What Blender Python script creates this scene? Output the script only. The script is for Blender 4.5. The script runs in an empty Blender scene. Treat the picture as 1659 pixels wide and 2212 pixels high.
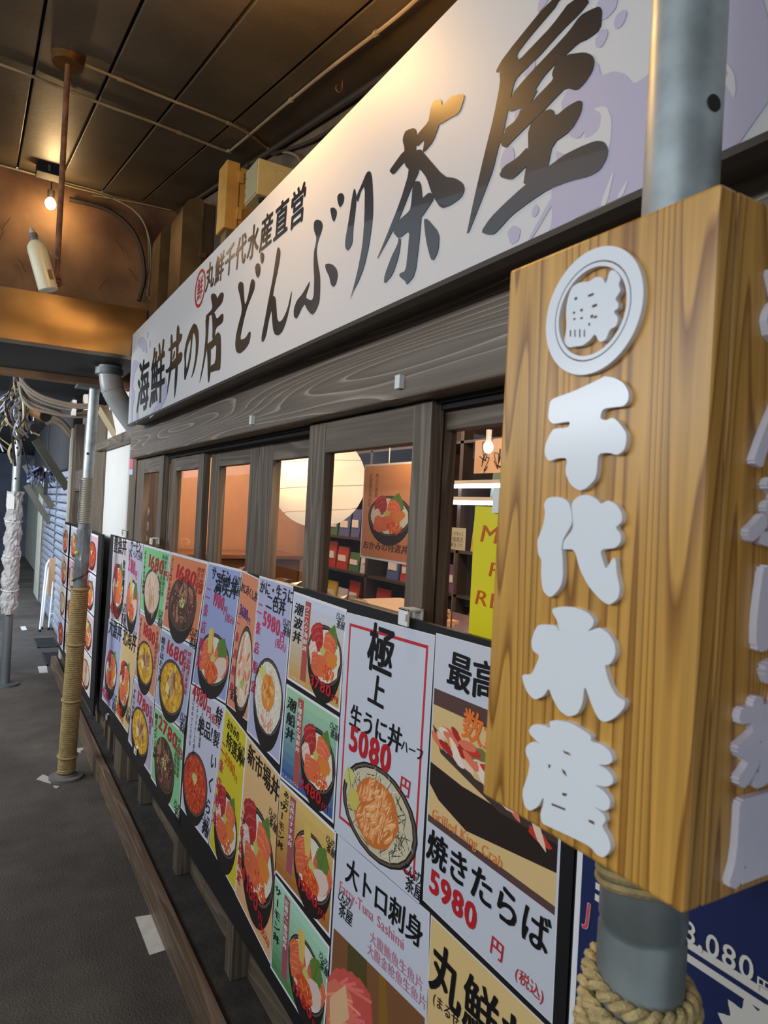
import bpy, math, random
from mathutils import Vector, Matrix
from mathutils.geometry import tessellate_polygon

# ------------------------------------------------------------------ camera
S_ = bpy.context.scene
COL = bpy.context.collection
IW, IH, FPX = 1659, 2212, 1475.0
CAMH = 1.5
ROLL, YAW, PITCH = math.radians(3.03), math.radians(30.632), math.radians(0.124)
_fw = Vector((math.sin(YAW)*math.cos(PITCH), math.cos(YAW)*math.cos(PITCH), math.sin(PITCH)))
_rt0 = Vector((math.cos(YAW), -math.sin(YAW), 0))
_up0 = _rt0.cross(_fw)
# image right in world terms: the horizon drops to the right in the picture
_rt, _up = (_rt0*math.cos(ROLL) + _up0*math.sin(ROLL)), (_up0*math.cos(ROLL) - _rt0*math.sin(ROLL))
cam = bpy.data.cameras.new('camera')
cam.sensor_fit = 'HORIZONTAL'; cam.sensor_width = 36.0
cam.lens = 36.0*FPX/IW
cam.clip_start = 0.02; cam.clip_end = 200
cam.dof.use_dof = True; cam.dof.focus_distance = 2.2; cam.dof.aperture_fstop = 18
camo = bpy.data.objects.new('camera', cam); COL.objects.link(camo)
camo.matrix_world = Matrix(((_rt.x,_up.x,-_fw.x,0),(_rt.y,_up.y,-_fw.y,0),(_rt.z,_up.z,-_fw.z,CAMH),(0,0,0,1)))
S_.camera = camo

def ray(px, py):
    return _fw*FPX + _rt*(px-IW/2) - _up*(py-IH/2)
C0 = Vector((0,0,CAMH))
def PX(px, py, D):                       # image point -> point on a plane x = D of the place
    r = ray(px,py); return C0 + r*(D/r.x)
def PY(px, py, D):
    r = ray(px,py); return C0 + r*(D/r.y)
def PZ(px, py, z=0.0):
    r = ray(px,py); return C0 + r*((z-CAMH)/r.z)
CEIL0, CEILS = 2.3885, 0.198             # sloping ceiling: z = CEIL0 + CEILS*y
def PC(px, py):
    r = ray(px,py); return C0 + r*((CEIL0-CAMH)/(r.z-CEILS*r.y))

# ------------------------------------------------------------------ world, lights, exposure
def lin(c): c /= 255.0; return c/12.92 if c <= .04045 else ((c+.055)/1.055)**2.4
def S(r,g,b): return (lin(r),lin(g),lin(b))
W = bpy.data.worlds.new('world'); S_.world = W; W.use_nodes = True
W.node_tree.nodes['Background'].inputs[0].default_value = (.74,.86,1.0,1)
W.node_tree.nodes['Background'].inputs[1].default_value = 0.55
S_.view_settings.view_transform = 'Standard'; S_.view_settings.look = 'None'
S_.view_settings.gamma = 1; S_.view_settings.use_curve_mapping = False
S_.view_settings.exposure = 0.42

def area(name, loc, target, sx, sy, power, col):
    l = bpy.data.lights.new(name,'AREA'); l.shape='RECTANGLE'; l.size=sx; l.size_y=sy
    l.energy=power; l.color=col
    o = bpy.data.objects.new(name,l); COL.objects.link(o); o.location=loc
    o.rotation_euler = (Vector(target)-Vector(loc)).to_track_quat('-Z','Y').to_euler()
    return o
# cool tubes of the shops opposite, and the open daylit end of the alley on the left
area('street_light_near', (-1.9,1.6,2.14), (.6,2.0,1.5), 4.8, 0.16, 36, (.90,.95,1))
area('street_light_far',  (-1.7,4.6,2.05), (.7,7.4,1.1), 2.6, 0.2, 70, (.88,.94,1))
area('alley_daylight', (-1.6,8.4,2.0), (.8,11.4,.9), 3.0, 1.2, 170, (.72,.82,1))
def point(name, loc, power, col, r=.03):
    l = bpy.data.lights.new(name,'POINT'); l.energy=power; l.color=col; l.shadow_soft_size=r
    o = bpy.data.objects.new(name,l); COL.objects.link(o); o.location=loc; return o

# ------------------------------------------------------------------ materials
MATS = {}
def nmat(name):
    m = bpy.data.materials.new(name); m.use_nodes = True
    nt = m.node_tree; return m, nt, nt.nodes, nt.links, nt.nodes['Principled BSDF']
def bset(b, **k):
    for n,v in k.items():
        n = {'rough':'Roughness','metal':'Metallic','coat':'Coat Weight','spec':'Specular IOR Level'}[n]
        b.inputs[n].default_value = v
def mat(name, col, rough=.6, metal=0, var=0.0, vscale=8, bump=0.0, bscale=60, col2=None, spec=.5, coat=0):
    if name in MATS: return MATS[name]
    m,nt,N,L,b = nmat(name); MATS[name]=m
    bset(b, rough=rough, metal=metal, spec=spec, coat=coat)
    b.inputs['Base Color'].default_value = (*col,1)
    if var or col2 or bump:
        tc = N.new('ShaderNodeTexCoord')
    if var or col2:
        nz = N.new('ShaderNodeTexNoise'); nz.inputs['Scale'].default_value=vscale; nz.inputs['Detail'].default_value=6
        L.new(tc.outputs['Object'], nz.inputs['Vector'])
        rp = N.new('ShaderNodeValToRGB'); c2 = col2 or tuple(c*(1-var) for c in col)
        c1 = col if col2 else tuple(min(1,c*(1+var)) for c in col)
        rp.color_ramp.elements[0].position=.36; rp.color_ramp.elements[1].position=.66
        rp.color_ramp.elements[0].color=(*c2,1); rp.color_ramp.elements[1].color=(*c1,1)
        L.new(nz.outputs['Fac'], rp.inputs['Fac']); L.new(rp.outputs['Color'], b.inputs['Base Color'])
    if bump:
        n2 = N.new('ShaderNodeTexNoise'); n2.inputs['Scale'].default_value=bscale; n2.inputs['Detail'].default_value=8
        L.new(tc.outputs['Object'], n2.inputs['Vector'])
        bp = N.new('ShaderNodeBump'); bp.inputs['Strength'].default_value=bump; bp.inputs['Distance'].default_value=.01
        L.new(n2.outputs['Fac'], bp.inputs['Height']); L.new(bp.outputs['Normal'], b.inputs['Normal'])
    return m
def wood(name, dark, light, axis='y', lines=16, across=4.0, along=.35, rough=.5, width=.10, fine=.35, bump=.15, detail=1.5, warp=0.0):
    """timber: growth rings are contour lines of a noise field stretched along `axis` (object space);
    `lines` rings per unit of noise, `width` the share of each ring taken by the light late wood"""
    if name in MATS: return MATS[name]
    m,nt,N,L,b = nmat(name); MATS[name]=m; bset(b, rough=rough)
    tc = N.new('ShaderNodeTexCoord'); mp = N.new('ShaderNodeMapping')
    L.new(tc.outputs['Object'], mp.inputs['Vector'])
    i = 'xyz'.index(axis); sc=[across]*3; sc[i]=along
    mp.inputs['Scale'].default_value = sc
    nz = N.new('ShaderNodeTexNoise'); nz.inputs['Scale'].default_value=1; nz.inputs['Detail'].default_value=detail; nz.inputs['Roughness'].default_value=.35
    L.new(mp.outputs['Vector'], nz.inputs['Vector'])
    mu = N.new('ShaderNodeMath'); mu.operation='MULTIPLY'; mu.inputs[1].default_value=lines
    L.new(nz.outputs['Fac'], mu.inputs[0])
    fr = N.new('ShaderNodeMath'); fr.operation='FRACT'; L.new(mu.outputs[0], fr.inputs[0])
    rp = N.new('ShaderNodeValToRGB'); e = rp.color_ramp.elements
    mid=tuple(d*.8+l*.2 for d,l in zip(dark,light))
    e[0].position=0; e[0].color=(*dark,1); e[1].position=1; e[1].color=(*dark,1)
    q=e.new(max(.02,1-width*2.2)); q.color=(*mid,1); q=e.new(1-width*.5); q.color=(*light,1)
    L.new(fr.outputs[0], rp.inputs['Fac'])
    m2 = N.new('ShaderNodeMapping'); L.new(tc.outputs['Object'], m2.inputs['Vector'])
    s2=[160]*3; s2[i]=4; m2.inputs['Scale'].default_value=s2
    fn = N.new('ShaderNodeTexNoise'); fn.inputs['Scale'].default_value=1; fn.inputs['Detail'].default_value=3
    L.new(m2.outputs['Vector'], fn.inputs['Vector'])
    r2 = N.new('ShaderNodeValToRGB'); r2.color_ramp.elements[0].position=.3; r2.color_ramp.elements[1].position=.7
    r2.color_ramp.elements[0].color=(1-fine,)*3+(1,); r2.color_ramp.elements[1].color=(1+fine*.4,)*3+(1,)
    L.new(fn.outputs['Fac'], r2.inputs['Fac'])
    mx = N.new('ShaderNodeMix'); mx.data_type='RGBA'; mx.blend_type='MULTIPLY'; mx.inputs['Factor'].default_value=1
    L.new(rp.outputs['Color'], mx.inputs['A']); L.new(r2.outputs['Color'], mx.inputs['B'])
    L.new(mx.outputs['Result'], b.inputs['Base Color'])
    if bump:
        bp = N.new('ShaderNodeBump'); bp.inputs['Strength'].default_value=bump; bp.inputs['Distance'].default_value=.002
        L.new(fr.outputs[0], bp.inputs['Height']); L.new(bp.outputs['Normal'], b.inputs['Normal'])
    return m
def emit(name, col, strength):
    if name in MATS: return MATS[name]
    m,nt,N,L,b = nmat(name); MATS[name]=m
    b.inputs['Base Color'].default_value=(*col,1)
    b.inputs['Emission Color'].default_value=(*col,1); b.inputs['Emission Strength'].default_value=strength
    return m
def glassmat(name, tint=(1,1,1), ior=1.5, extra=.03, rough=.0):
    if name in MATS: return MATS[name]
    m,nt,N,L,b = nmat(name); MATS[name]=m; N.remove(b)
    out = N['Material Output']
    t = N.new('ShaderNodeBsdfTransparent'); t.inputs[0].default_value=(*tint,1)
    g = N.new('ShaderNodeBsdfGlossy'); g.inputs['Roughness'].default_value=rough
    f = N.new('ShaderNodeFresnel'); f.inputs[0].default_value=ior
    a = N.new('ShaderNodeMath'); a.operation='ADD'; a.inputs[1].default_value=extra; a.use_clamp=True
    mx = N.new('ShaderNodeMixShader')
    ge=N.new('ShaderNodeNewGeometry'); iv=N.new('ShaderNodeMath'); iv.operation='SUBTRACT'; iv.inputs[0].default_value=1
    ml=N.new('ShaderNodeMath'); ml.operation='MULTIPLY'
    L.new(ge.outputs['Backfacing'],iv.inputs[1]); L.new(f.outputs[0],a.inputs[0]); L.new(a.outputs[0],ml.inputs[0]); L.new(iv.outputs[0],ml.inputs[1]); L.new(ml.outputs[0],mx.inputs[0]); L.new(t.outputs[0],mx.inputs[1]); L.new(g.outputs[0],mx.inputs[2])
    L.new(mx.outputs[0],out.inputs[0]); return m
def printmat(name, rough=.38):
    if name in MATS: return MATS[name]
    m,nt,N,L,b = nmat(name); MATS[name]=m; bset(b, rough=rough)
    at = N.new('ShaderNodeAttribute'); at.attribute_name='Col'
    L.new(at.outputs['Color'], b.inputs['Base Color']); return m

M_sash  = wood('dark_stained_sash', S(98,85,70), S(130,116,100), 'z', 10, 14, .8, .5, .25, .3)
M_sashh = wood('dark_stained_rail', S(98,85,70), S(130,116,100), 'y', 10, 14, .8, .5, .25, .3)
M_beam  = wood('stained_beam', S(104,90,75), S(170,156,140), 'y', 30, 8.5, .42, .45, .10, .22, bump=.1)
M_post  = wood('dark_post', S(90,78,62), S(118,104,88), 'z', 10, 14, .8, .55, .25, .3)
M_plank = wood('dark_plank', S(92,79,62), S(116,102,84), 'y', 10, 10, .8, .6, .2, .3)
M_plinth= wood('plinth_wood', S(104,84,66), S(132,112,92), 'y', 10, 14, .8, .5, .2, .3)
M_cedar = wood('oiled_cedar', S(206,154,72), S(142,92,34), 'z', 34, 13, .36, .36, .18, .22, bump=.05, detail=2.0)
M_plaster = mat('white_plaster', S(212,210,204), .85, var=.04, vscale=3, bump=.08, bscale=120)
M_black = mat('black_board', S(22,22,24), .45)
M_white = mat('white_acrylic', S(226,228,230), .22)
M_whitep= mat('white_plastic', S(228,228,224), .4)
M_galv  = mat('galvanised_steel', S(158,166,166), .42, .45, var=.16, vscale=30)
M_steel = mat('dull_steel', S(120,124,126), .5, .7, var=.2, vscale=25)
M_print = printmat('printed_vinyl', .42)
M_signp = printmat('sign_print', .22)
M_glass = glassmat('window_glass', (.95,.95,.94), 1.45, .02)
M_film  = glassmat('clear_film', (.86,.87,.88), 1.5, .10, .18)

# ------------------------------------------------------------------ mesh builder
ZV = Vector((0,0,1))
class MB:
    def __init__(s): s.v=[]; s.f=[]; s.c=[]
    def add(s, vs, fs, col=None):
        o=len(s.v); s.v += [tuple(v) for v in vs]; s.f += [tuple(i+o for i in f) for f in fs]
        s.c += [col]*len(fs)
    def box(s, x0,x1,y0,y1,z0,z1, col=None):
        x0,x1=sorted((x0,x1)); y0,y1=sorted((y0,y1)); z0,z1=sorted((z0,z1))
        vs=[(x0,y0,z0),(x1,y0,z0),(x1,y1,z0),(x0,y1,z0),(x0,y0,z1),(x1,y0,z1),(x1,y1,z1),(x0,y1,z1)]
        s.add(vs,[(0,3,2,1),(4,5,6,7),(0,1,5,4),(1,2,6,5),(2,3,7,6),(3,0,4,7)],col); return s
    def hexa(s, vs, col=None):           # 8 corners: bottom ring, top ring
        s.add(vs,[(0,3,2,1),(4,5,6,7),(0,1,5,4),(1,2,6,5),(2,3,7,6),(3,0,4,7)],col); return s
    def bar(s, a, b, w, h, up=ZV, col=None):   # box beam from a to b
        a=Vector(a); b=Vector(b); d=(b-a).normalized()
        if abs(d.dot(up))>.99: up=Vector((1,0,0))
        r=d.cross(up).normalized()*w/2; u=r.cross(d).normalized()*h/2
        s.hexa([a-r-u,a+r-u,b+r-u,b-r-u,a-r+u,a+r+u,b+r+u,b-r+u],col); return s
    def tube(s, pts, r, n=10, caps=True, closed=False, col=None):
        pts=[Vector(p) for p in pts]; k=len(pts)
        rs = r if isinstance(r,(list,tuple)) else [r]*k
        vs=[]; prev=None
        for i,p in enumerate(pts):
            a=pts[i-1] if (i>0 or closed) else p; b=pts[(i+1)%k] if (i<k-1 or closed) else p
            d=(b-a)
            if d.length<1e-9: d=prev_d if i else Vector((0,0,1))
            d.normalize(); prev_d=d
            if prev is None:
                ref=ZV if abs(d.z)<.9 else Vector((1,0,0))
                u=d.cross(ref).normalized()
            else:
                u=prev-d*prev.dot(d)
                u = u.normalized() if u.length>1e-6 else d.orthogonal().normalized()
            prev=u; w=d.cross(u)
            for j in range(n):
                t=2*math.pi*j/n; vs.append(p+(u*math.cos(t)+w*math.sin(t))*rs[i])
        fs=[]
        for i in range(k if closed else k-1):
            i2=(i+1)%k
            for j in range(n):
                j2=(j+1)%n; fs.append((i*n+j,i*n+j2,i2*n+j2,i2*n+j))
        if caps and not closed:
            fs.append(tuple(range(n-1,-1,-1))); fs.append(tuple((k-1)*n+j for j in range(n)))
        s.add(vs,fs,col); return s
    def lathe(s, base, prof, n=20, axis=ZV, col=None):   # prof: [(h, r)] along axis
        ax=Vector(axis).normalized()
        return s.tube([Vector(base)+ax*h for h,_ in prof], [max(r,1e-4) for _,r in prof], n, True, False, col)
    def prism(s, pts, off, col=None):    # pts: planar 3d outline, off: extrusion vector
        pts=[Vector(p) for p in pts]; off=Vector(off); n=len(pts)
        tr=tessellate_polygon([pts])
        vs=pts+[p+off for p in pts]
        fs=[tuple(t) for t in tr]+[tuple(n+i for i in reversed(t)) for t in tr]
        fs+=[(i,(i+1)%n,n+(i+1)%n,n+i) for i in range(n)]
        s.add(vs,fs,col); return s
    def flat(s, pts, col=None):
        pts=[Vector(p) for p in pts]
        if len(pts)<=4: s.add(pts,[tuple(range(len(pts)))],col)
        else: s.add(pts,[tuple(t) for t in tessellate_polygon([pts])],col)
        return s
    def ball(s, c, r, n=12, m=8, col=None):
        c=Vector(c); rr=r if isinstance(r,(tuple,list)) else (r,r,r)
        vs=[c+Vector((0,0,-rr[2]))]
        for i in range(1,m):
            t=math.pi*i/m
            for j in range(n):
                p=2*math.pi*j/n
                vs.append(c+Vector((rr[0]*math.sin(t)*math.cos(p),rr[1]*math.sin(t)*math.sin(p),-rr[2]*math.cos(t))))
        vs.append(c+Vector((0,0,rr[2]))); fs=[]
        for j in range(n):
            fs.append((0,1+(j+1)%n,1+j)); fs.append((len(vs)-1,1+(m-2)*n+j,1+(m-2)*n+(j+1)%n))
            for i in range(m-2): fs.append((1+i*n+j,1+i*n+(j+1)%n,1+(i+1)*n+(j+1)%n,1+(i+1)*n+j))
        s.add(vs,fs,col); return s
    def build(s, name, m, parent=None, smooth=False, bevel=0, label=None):
        me=bpy.data.meshes.new(name); me.from_pydata(s.v,[],s.f); me.update()
        if any(c is not None for c in s.c):
            at=me.color_attributes.new('Col','FLOAT_COLOR','CORNER'); buf=[]
            for f,c in zip(s.f,s.c):
                c=c or (1,1,1); buf += [c[0],c[1],c[2],1.0]*len(f)
            at.data.foreach_set('color',buf)
        if m: me.materials.append(m)
        if smooth:
            me.polygons.foreach_set('use_smooth',[True]*len(me.polygons)); me.set_sharp_from_angle(angle=.7)
        o=bpy.data.objects.new(name,me); COL.objects.link(o)
        if bevel:
            bm=o.modifiers.new('bevel','BEVEL'); bm.width=bevel; bm.segments=2; bm.limit_method='ANGLE'
        if parent: attach(o,parent)
        if label: o['label']=label
        return o
def attach(o, p):
    o.parent=p
    o.matrix_parent_inverse=Matrix.Translation(-p.matrix_basis.translation)
def thing(name, label, cat, loc, group=None, kind=None):
    o=bpy.data.objects.new(name,None); o.empty_display_size=.05; COL.objects.link(o); o.location=loc
    if kind: o['kind']=kind
    if label: o['label']=label
    if cat: o['category']=cat
    if group: o['group']=group
    return o
def tag(o, label, cat, group=None):
    o['label']=label; o['category']=cat
    if group: o['group']=group
    return o
def struct(o, label=None, cat=None):
    o['kind']='structure'
    if label: o['label']=label
    if cat: o['category']=cat
    return o

# ------------------------------------------------------------------ lettering from Blender's built-in font
GL={}
def glyph(ch, bold=.0):
    k=(ch,bold)
    if k in GL: return GL[k]
    cu=bpy.data.curves.new('g','FONT'); cu.body=ch; cu.offset=bold; cu.resolution_u=3
    o=bpy.data.objects.new('g',cu); COL.objects.link(o); bpy.context.view_layer.update()
    ev=o.evaluated_get(bpy.context.evaluated_depsgraph_get()); me=ev.to_mesh()
    vs=[(v.co.x,v.co.y) for v in me.vertices]; fs=[tuple(p.vertices) for p in me.polygons]
    adv = 1.0 if ord(ch)>0x2000 else (max([v[0] for v in vs]+[.2])+.06)
    ev.to_mesh_clear(); bpy.data.objects.remove(o); bpy.data.curves.remove(cu)
    GL[k]=(vs,fs,adv); return GL[k]
def nib(b,vs):
    """copies of a glyph along a slanted broad nib: thick down strokes, thinner cross strokes"""
    if b<=.006: return [(0,0)]
    if len(vs)>110: b*=.72
    return [(b*t,-b*.45*t) for t in (-1,-.5,0,.5,1)]+[(b*.35,b*.6),(-b*.35,-b*.6)]
EPS=[0]
def solid_glyph(mb, ch, fn, off, bold=.03, col=None):
    """raised letter: front face at fn(u,v), back at fn(u,v)+off"""
    vs0,fs,adv=glyph(ch,0); off=Vector(off); n=len(vs0)
    ed={}
    for f in fs:
        for i in range(len(f)): ed[(f[i],f[(i+1)%len(f)])]=1
    F=[tuple(f) for f in fs]+[(a,b,b+n,a+n) for (a,b) in ed if (b,a) not in ed]
    k=0
    for dx,dy in [(0,0)]+[(bold*math.cos(t),bold*math.sin(t)) for t in [2*math.pi*j/8 for j in range(8)]]:
        P=[Vector(fn(u+dx,v+dy))-off.normalized()*k*3e-5 for u,v in vs0]; k+=1
        mb.add(P+[p+off for p in P],F,col)
def write(mb, text, fn, u, v, size, col, bold=.02, vertical=False, sx=1.0, pitch=1.0, slant=0, rise=0, wob=0, seed=1):
    """lay text out in a 2d plane; fn maps (u,v,depth step) to a 3d point"""
    rnd=random.Random(seed); cu,cv=u,v
    for ch in text:
        if ch in ' \u3000':
            if vertical: cv-=size*.5
            else: cu+=size*.4*sx
            continue
        vs,fs,adv=glyph(ch,0)
        if vertical and ch=='ー':
            vs=[(.5+(y-.38),.38-(x-.5)) for x,y in vs]
        if vertical and ord(ch)<0x2000: vs=[(x+(1-adv)/2,y) for x,y in vs]
        a=rnd.uniform(-wob,wob); ca,sa=math.cos(a),math.sin(a)
        for k,(dx,dy) in enumerate(nib(bold*.68,vs)):
            out=[]
            for x,y in vs:
                x2=x+dx-.5; y2=y+dy-.38
                x3=x2*ca-y2*sa+slant*y2; y3=x2*sa+y2*ca
                out.append(fn(cu+(x3+.5)*size*sx, cv+(y3+.38)*size)+Vector((-5e-6*k,0,0)))
            mb.add(out,fs,col)
        if vertical: cv-=size*pitch; cu+=rise*size
        else: cu+=adv*size*sx*pitch; cv+=rise*size
    return cu,cv

# ================================================================== THE SETTING
# ---- floor
m,nt,N,L,b = nmat('asphalt'); M_floor=m; bset(b, rough=.72)
tc=N.new('ShaderNodeTexCoord')
n1=N.new('ShaderNodeTexNoise'); n1.inputs['Scale'].default_value=1.3; n1.inputs['Detail'].default_value=5
n2=N.new('ShaderNodeTexNoise'); n2.inputs['Scale'].default_value=130; n2.inputs['Detail'].default_value=4
n3=N.new('ShaderNodeTexNoise'); n3.inputs['Scale'].default_value=7; n3.inputs['Detail'].default_value=8
for q in (n1,n2,n3): L.new(tc.outputs['Object'],q.inputs['Vector'])
r1=N.new('ShaderNodeValToRGB'); r1.color_ramp.elements[0].position=.35; r1.color_ramp.elements[1].position=.68
r1.color_ramp.elements[0].color=(*S(66,60,53),1); r1.color_ramp.elements[1].color=(*S(96,89,80),1)
r3=N.new('ShaderNodeValToRGB'); r3.color_ramp.elements[0].position=.3; r3.color_ramp.elements[1].position=.75
r3.color_ramp.elements[0].color=(.62,.62,.62,1); r3.color_ramp.elements[1].color=(1.2,1.2,1.2,1)
mx=N.new('ShaderNodeMix'); mx.data_type='RGBA'; mx.blend_type='MULTIPLY'; mx.inputs['Factor'].default_value=.7
L.new(n1.outputs['Fac'],r1.inputs['Fac']); L.new(n3.outputs['Fac'],r3.inputs['Fac'])
L.new(r1.outputs['Color'],mx.inputs['A']); L.new(r3.outputs['Color'],mx.inputs['B']); L.new(mx.outputs['Result'],b.inputs['Base Color'])
bp=N.new('ShaderNodeBump'); bp.inputs['Strength'].default_value=.8; bp.inputs['Distance'].default_value=.008
L.new(n2.outputs['Fac'],bp.inputs['Height']); L.new(bp.outputs['Normal'],b.inputs['Normal'])
struct(MB().box(-3,4.2,-2.5,22,-.12,0).build('floor',M_floor),'dark grey worn asphalt floor of the covered alley','floor')

# ---- sloping ceiling of dark boards with open joints
def cz(y): return CEIL0+CEILS*y
M_ceil = mat('sooty_ceiling_board', S(80,72,58), .5, var=.22, vscale=3.5, bump=.12, bscale=40)
M_dark = mat('dull_black', S(24,22,20), .8)
c=MB(); y0,y1=-1.6,4.15
c.hexa([(-.52,y0,cz(y0)+.02),(1.0,y0,cz(y0)+.02),(1.0,y1,cz(y1)+.02),(-.52,y1,cz(y1)+.02),
        (-.52,y0,cz(y0)+.12),(1.0,y0,cz(y0)+.12),(1.0,y1,cz(y1)+.12),(-.52,y1,cz(y1)+.12)])
ceil=struct(c.build('ceiling',M_dark),'sooty dark board ceiling sloping up into the alley','ceiling')
xs=[.915,.712,.505,.292,.088]
while xs[-1]>-.50: xs.append(xs[-1]-.205)
rnd=random.Random(3)
for i in range(len(xs)-1):
    cuts=[y0, rnd.uniform(.9,1.5), y1]
    for a,bb in zip(cuts[:-1],cuts[1:]):
        xa,xb=xs[i+1]+.004,xs[i]-.004; ya,yb=a+.003,bb-.003; d=rnd.uniform(-.003,.003)
        c=MB(); c.hexa([(xa,ya,cz(ya)+d),(xb,ya,cz(ya)+d),(xb,yb,cz(yb)+d),(xa,yb,cz(yb)+d),
                        (xa,ya,cz(ya)+.03),(xb,ya,cz(ya)+.03),(xb,yb,cz(yb)+.03),(xa,yb,cz(yb)+.03)])
        c.build('board',M_ceil,ceil,bevel=.003)

# ---- wall above the sign, and the stained wall closing the raised part of the ceiling
M_upper=mat('grimy_upper_wall', S(96,84,68), .8, var=.3, vscale=6, bump=.2, bscale=40)
c=MB(); 
c.hexa([(.915,-1.5,1.9),(1.05,-1.5,1.9),(1.05,4.2,1.9),(.915,4.2,1.9),(.915,-1.5,cz(-1.5)+.02),(1.05,-1.5,cz(-1.5)+.02),(1.05,4.2,cz(4.2)+.02),(.915,4.2,cz(4.2)+.02)])
struct(c.build('wall_upper',M_upper),'grimy brown wall strip above the shop sign under the ceiling','wall')
M_rust=mat('rust_stained_wall', S(132,98,66), .75, vscale=3.2, col2=S(84,56,36), bump=.15, bscale=25)
wb=struct(MB().box(-.9,1.0,4.10,4.2,2.13,cz(4.1)).build('wall_back',M_rust),'rust stained orange brown wall above the metal clad beam','wall')

# ---- metal clad beam crossing the alley
M_brass=mat('tarnished_sheet_metal', S(150,124,88), .30, .95, var=.2, vscale=4, bump=.05, bscale=9)
M_under=mat('black_painted_steel', S(19,17,16), .6, bump=.1)
bt=thing('cross_beam','tarnished sheet metal clad beam crossing above the alley beside the sign end','beam',(.2,3.7,2.128))
c=MB(); c.hexa([(-2.8,3.36,2.12),(.64,3.34,2.165),(.64,4.09,2.165),(-2.8,4.09,2.12),(-2.8,3.36,2.30),(.64,3.34,2.39),(.64,4.09,2.39),(-2.8,4.09,2.30)])
c.build('beam_core',M_under,bt)
def bz(x,lo): 
    t=(x+2.8)/3.44; return (2.12+.045*t) if lo else (2.30+.09*t)
c=MB(); sh=[]
n=26; ptsf=[]
for i in range(n+1):
    x=-2.8+3.43*i/n; dent=.0
    for j in range(7):
        t=j/6; z=bz(x,True)*(1-t)+bz(x,False)*t
        d=.012+.004*math.sin(x*9+j)+ (.02*math.exp(-((x-.47)/.05)**2-((t-.12)/.15)**2))
        c.v.append((x,3.36-.02*i/n-d+ .0,z))
for i in range(n):
    for j in range(6):
        a=i*7+j; c.f.append((a,a+7,a+8,a+1)); c.c.append(None)
# folded lower lip
o=len(c.v)
for i in range(n+1):
    x=-2.8+3.43*i/n; y=c.v[i*7][1]; z=bz(x,True)
    c.v += [(x,y,z),(x,y+.06,z-.006)]
for i in range(n): c.f.append((o+2*i,o+2*i+1,o+2*i+3,o+2*i+2)); c.c.append(None)
c.build('sheet_cladding',M_brass,bt,smooth=True)
MB().box(-.35,-.30,3.318,3.335,2.10,2.42).build('joint_cover',M_brass,bt)

# ---- right hand shop front (wall_right): backing, siding, plinth, posts, beam
YN,YF=-1.3,3.79                                # near and far end of the shop front
c=MB(); c.box(.80,.86,YN,YF,0,1.2); c.box(.80,.86,YN,YF,1.72,1.95); c.box(.80,.93,YN,YF,1.93,1.97)  # top box is added out of sight to stop shop light leaking upward
WR=struct(c.build('wall_right',M_dark),'dark timber shop front with lapped planks, sash windows and heavy lintel','wall')
# plinth with a ledge and a dark gutter behind it
MB().box(.603,.640,YN,YF+.02,0,.104).build('plinth_board',M_plinth,WR,bevel=.003)
MB().box(.640,.80,YN,YF,0,.088).build('gutter_bed',mat('dirty_gutter',S(50,45,40),.8,var=.3,vscale=12,bump=.4),WR)
# lapped planks
def siding(parent, ya, yb, x, z0, z1, n, lens):
    h=(z1-z0)/n; r=random.Random(int(ya*10))
    for i in range(n):
        y=yb
        while y>ya+.01:
            l=min(r.uniform(*lens),y-ya); za=z0+i*h-.012; zb=z0+(i+1)*h
            a,bq=y-l+.0015,y-.0015
            MB().hexa([(x-.022,a,za),(x+.0,a,za),(x+.0,bq,za),(x-.022,bq,za),(x-.006,a,zb),(x+.006,a,zb),(x+.006,bq,zb),(x-.006,bq,zb)]).build('plank',M_plank,parent)
            y-=l
siding(WR,YN,YF,.778,.09,1.19,7,(1.2,1.9))
for y in (3.60,3.30,2.62,1.97,1.32,.67,.02,-.63):
    MB().box(.705,.778,y-.03,y+.03,.088,1.19).build('batten',M_post,WR,bevel=.002)
MB().box(.690,.86,YN,YF-.1,1.19,1.225).build('sill',M_sashh,WR,bevel=.002)
# corner post, lintel and track
MB().box(.672,.86,3.62,3.79,0,1.90).build('corner_post',M_post,WR,bevel=.003)
lint=MB().box(.640,.80,YN,3.62,1.708,1.90).build('lintel',M_beam,WR,bevel=.004)
for px,py in ((548,908),(868,826)):
    p=PX(px,py,.640); MB().box(.630,.640,p.y-.008,p.y+.008,p.z-.012,p.z+.012).build('cable_clip',M_whitep,lint)
trk=MB().box(.70,.80,YN,3.62,1.690,1.708); trk.box(.690,.697,YN,3.62,1.700,1.708); trk.build('track',M_dark,WR)
MB().box(.716,.719,YN,2.3,1.694,1.697).build('track_rail',M_galv,WR)
# small stickers on the corner post
a,bq=PX(281,985,.671),PX(287,1012,.671)
tg=MB().box(.6705,.672,bq.y,a.y,bq.z,a.z).build('warning_sticker',mat('pink_sticker',S(214,108,118),.5),WR)
a,bq=PX(279.5,1014,.671),PX(286,1025,.671)
MB().box(.6705,.672,bq.y,a.y,bq.z,a.z).build('white_sticker',mat('pale_sticker',S(196,200,220),.5),WR)

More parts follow.
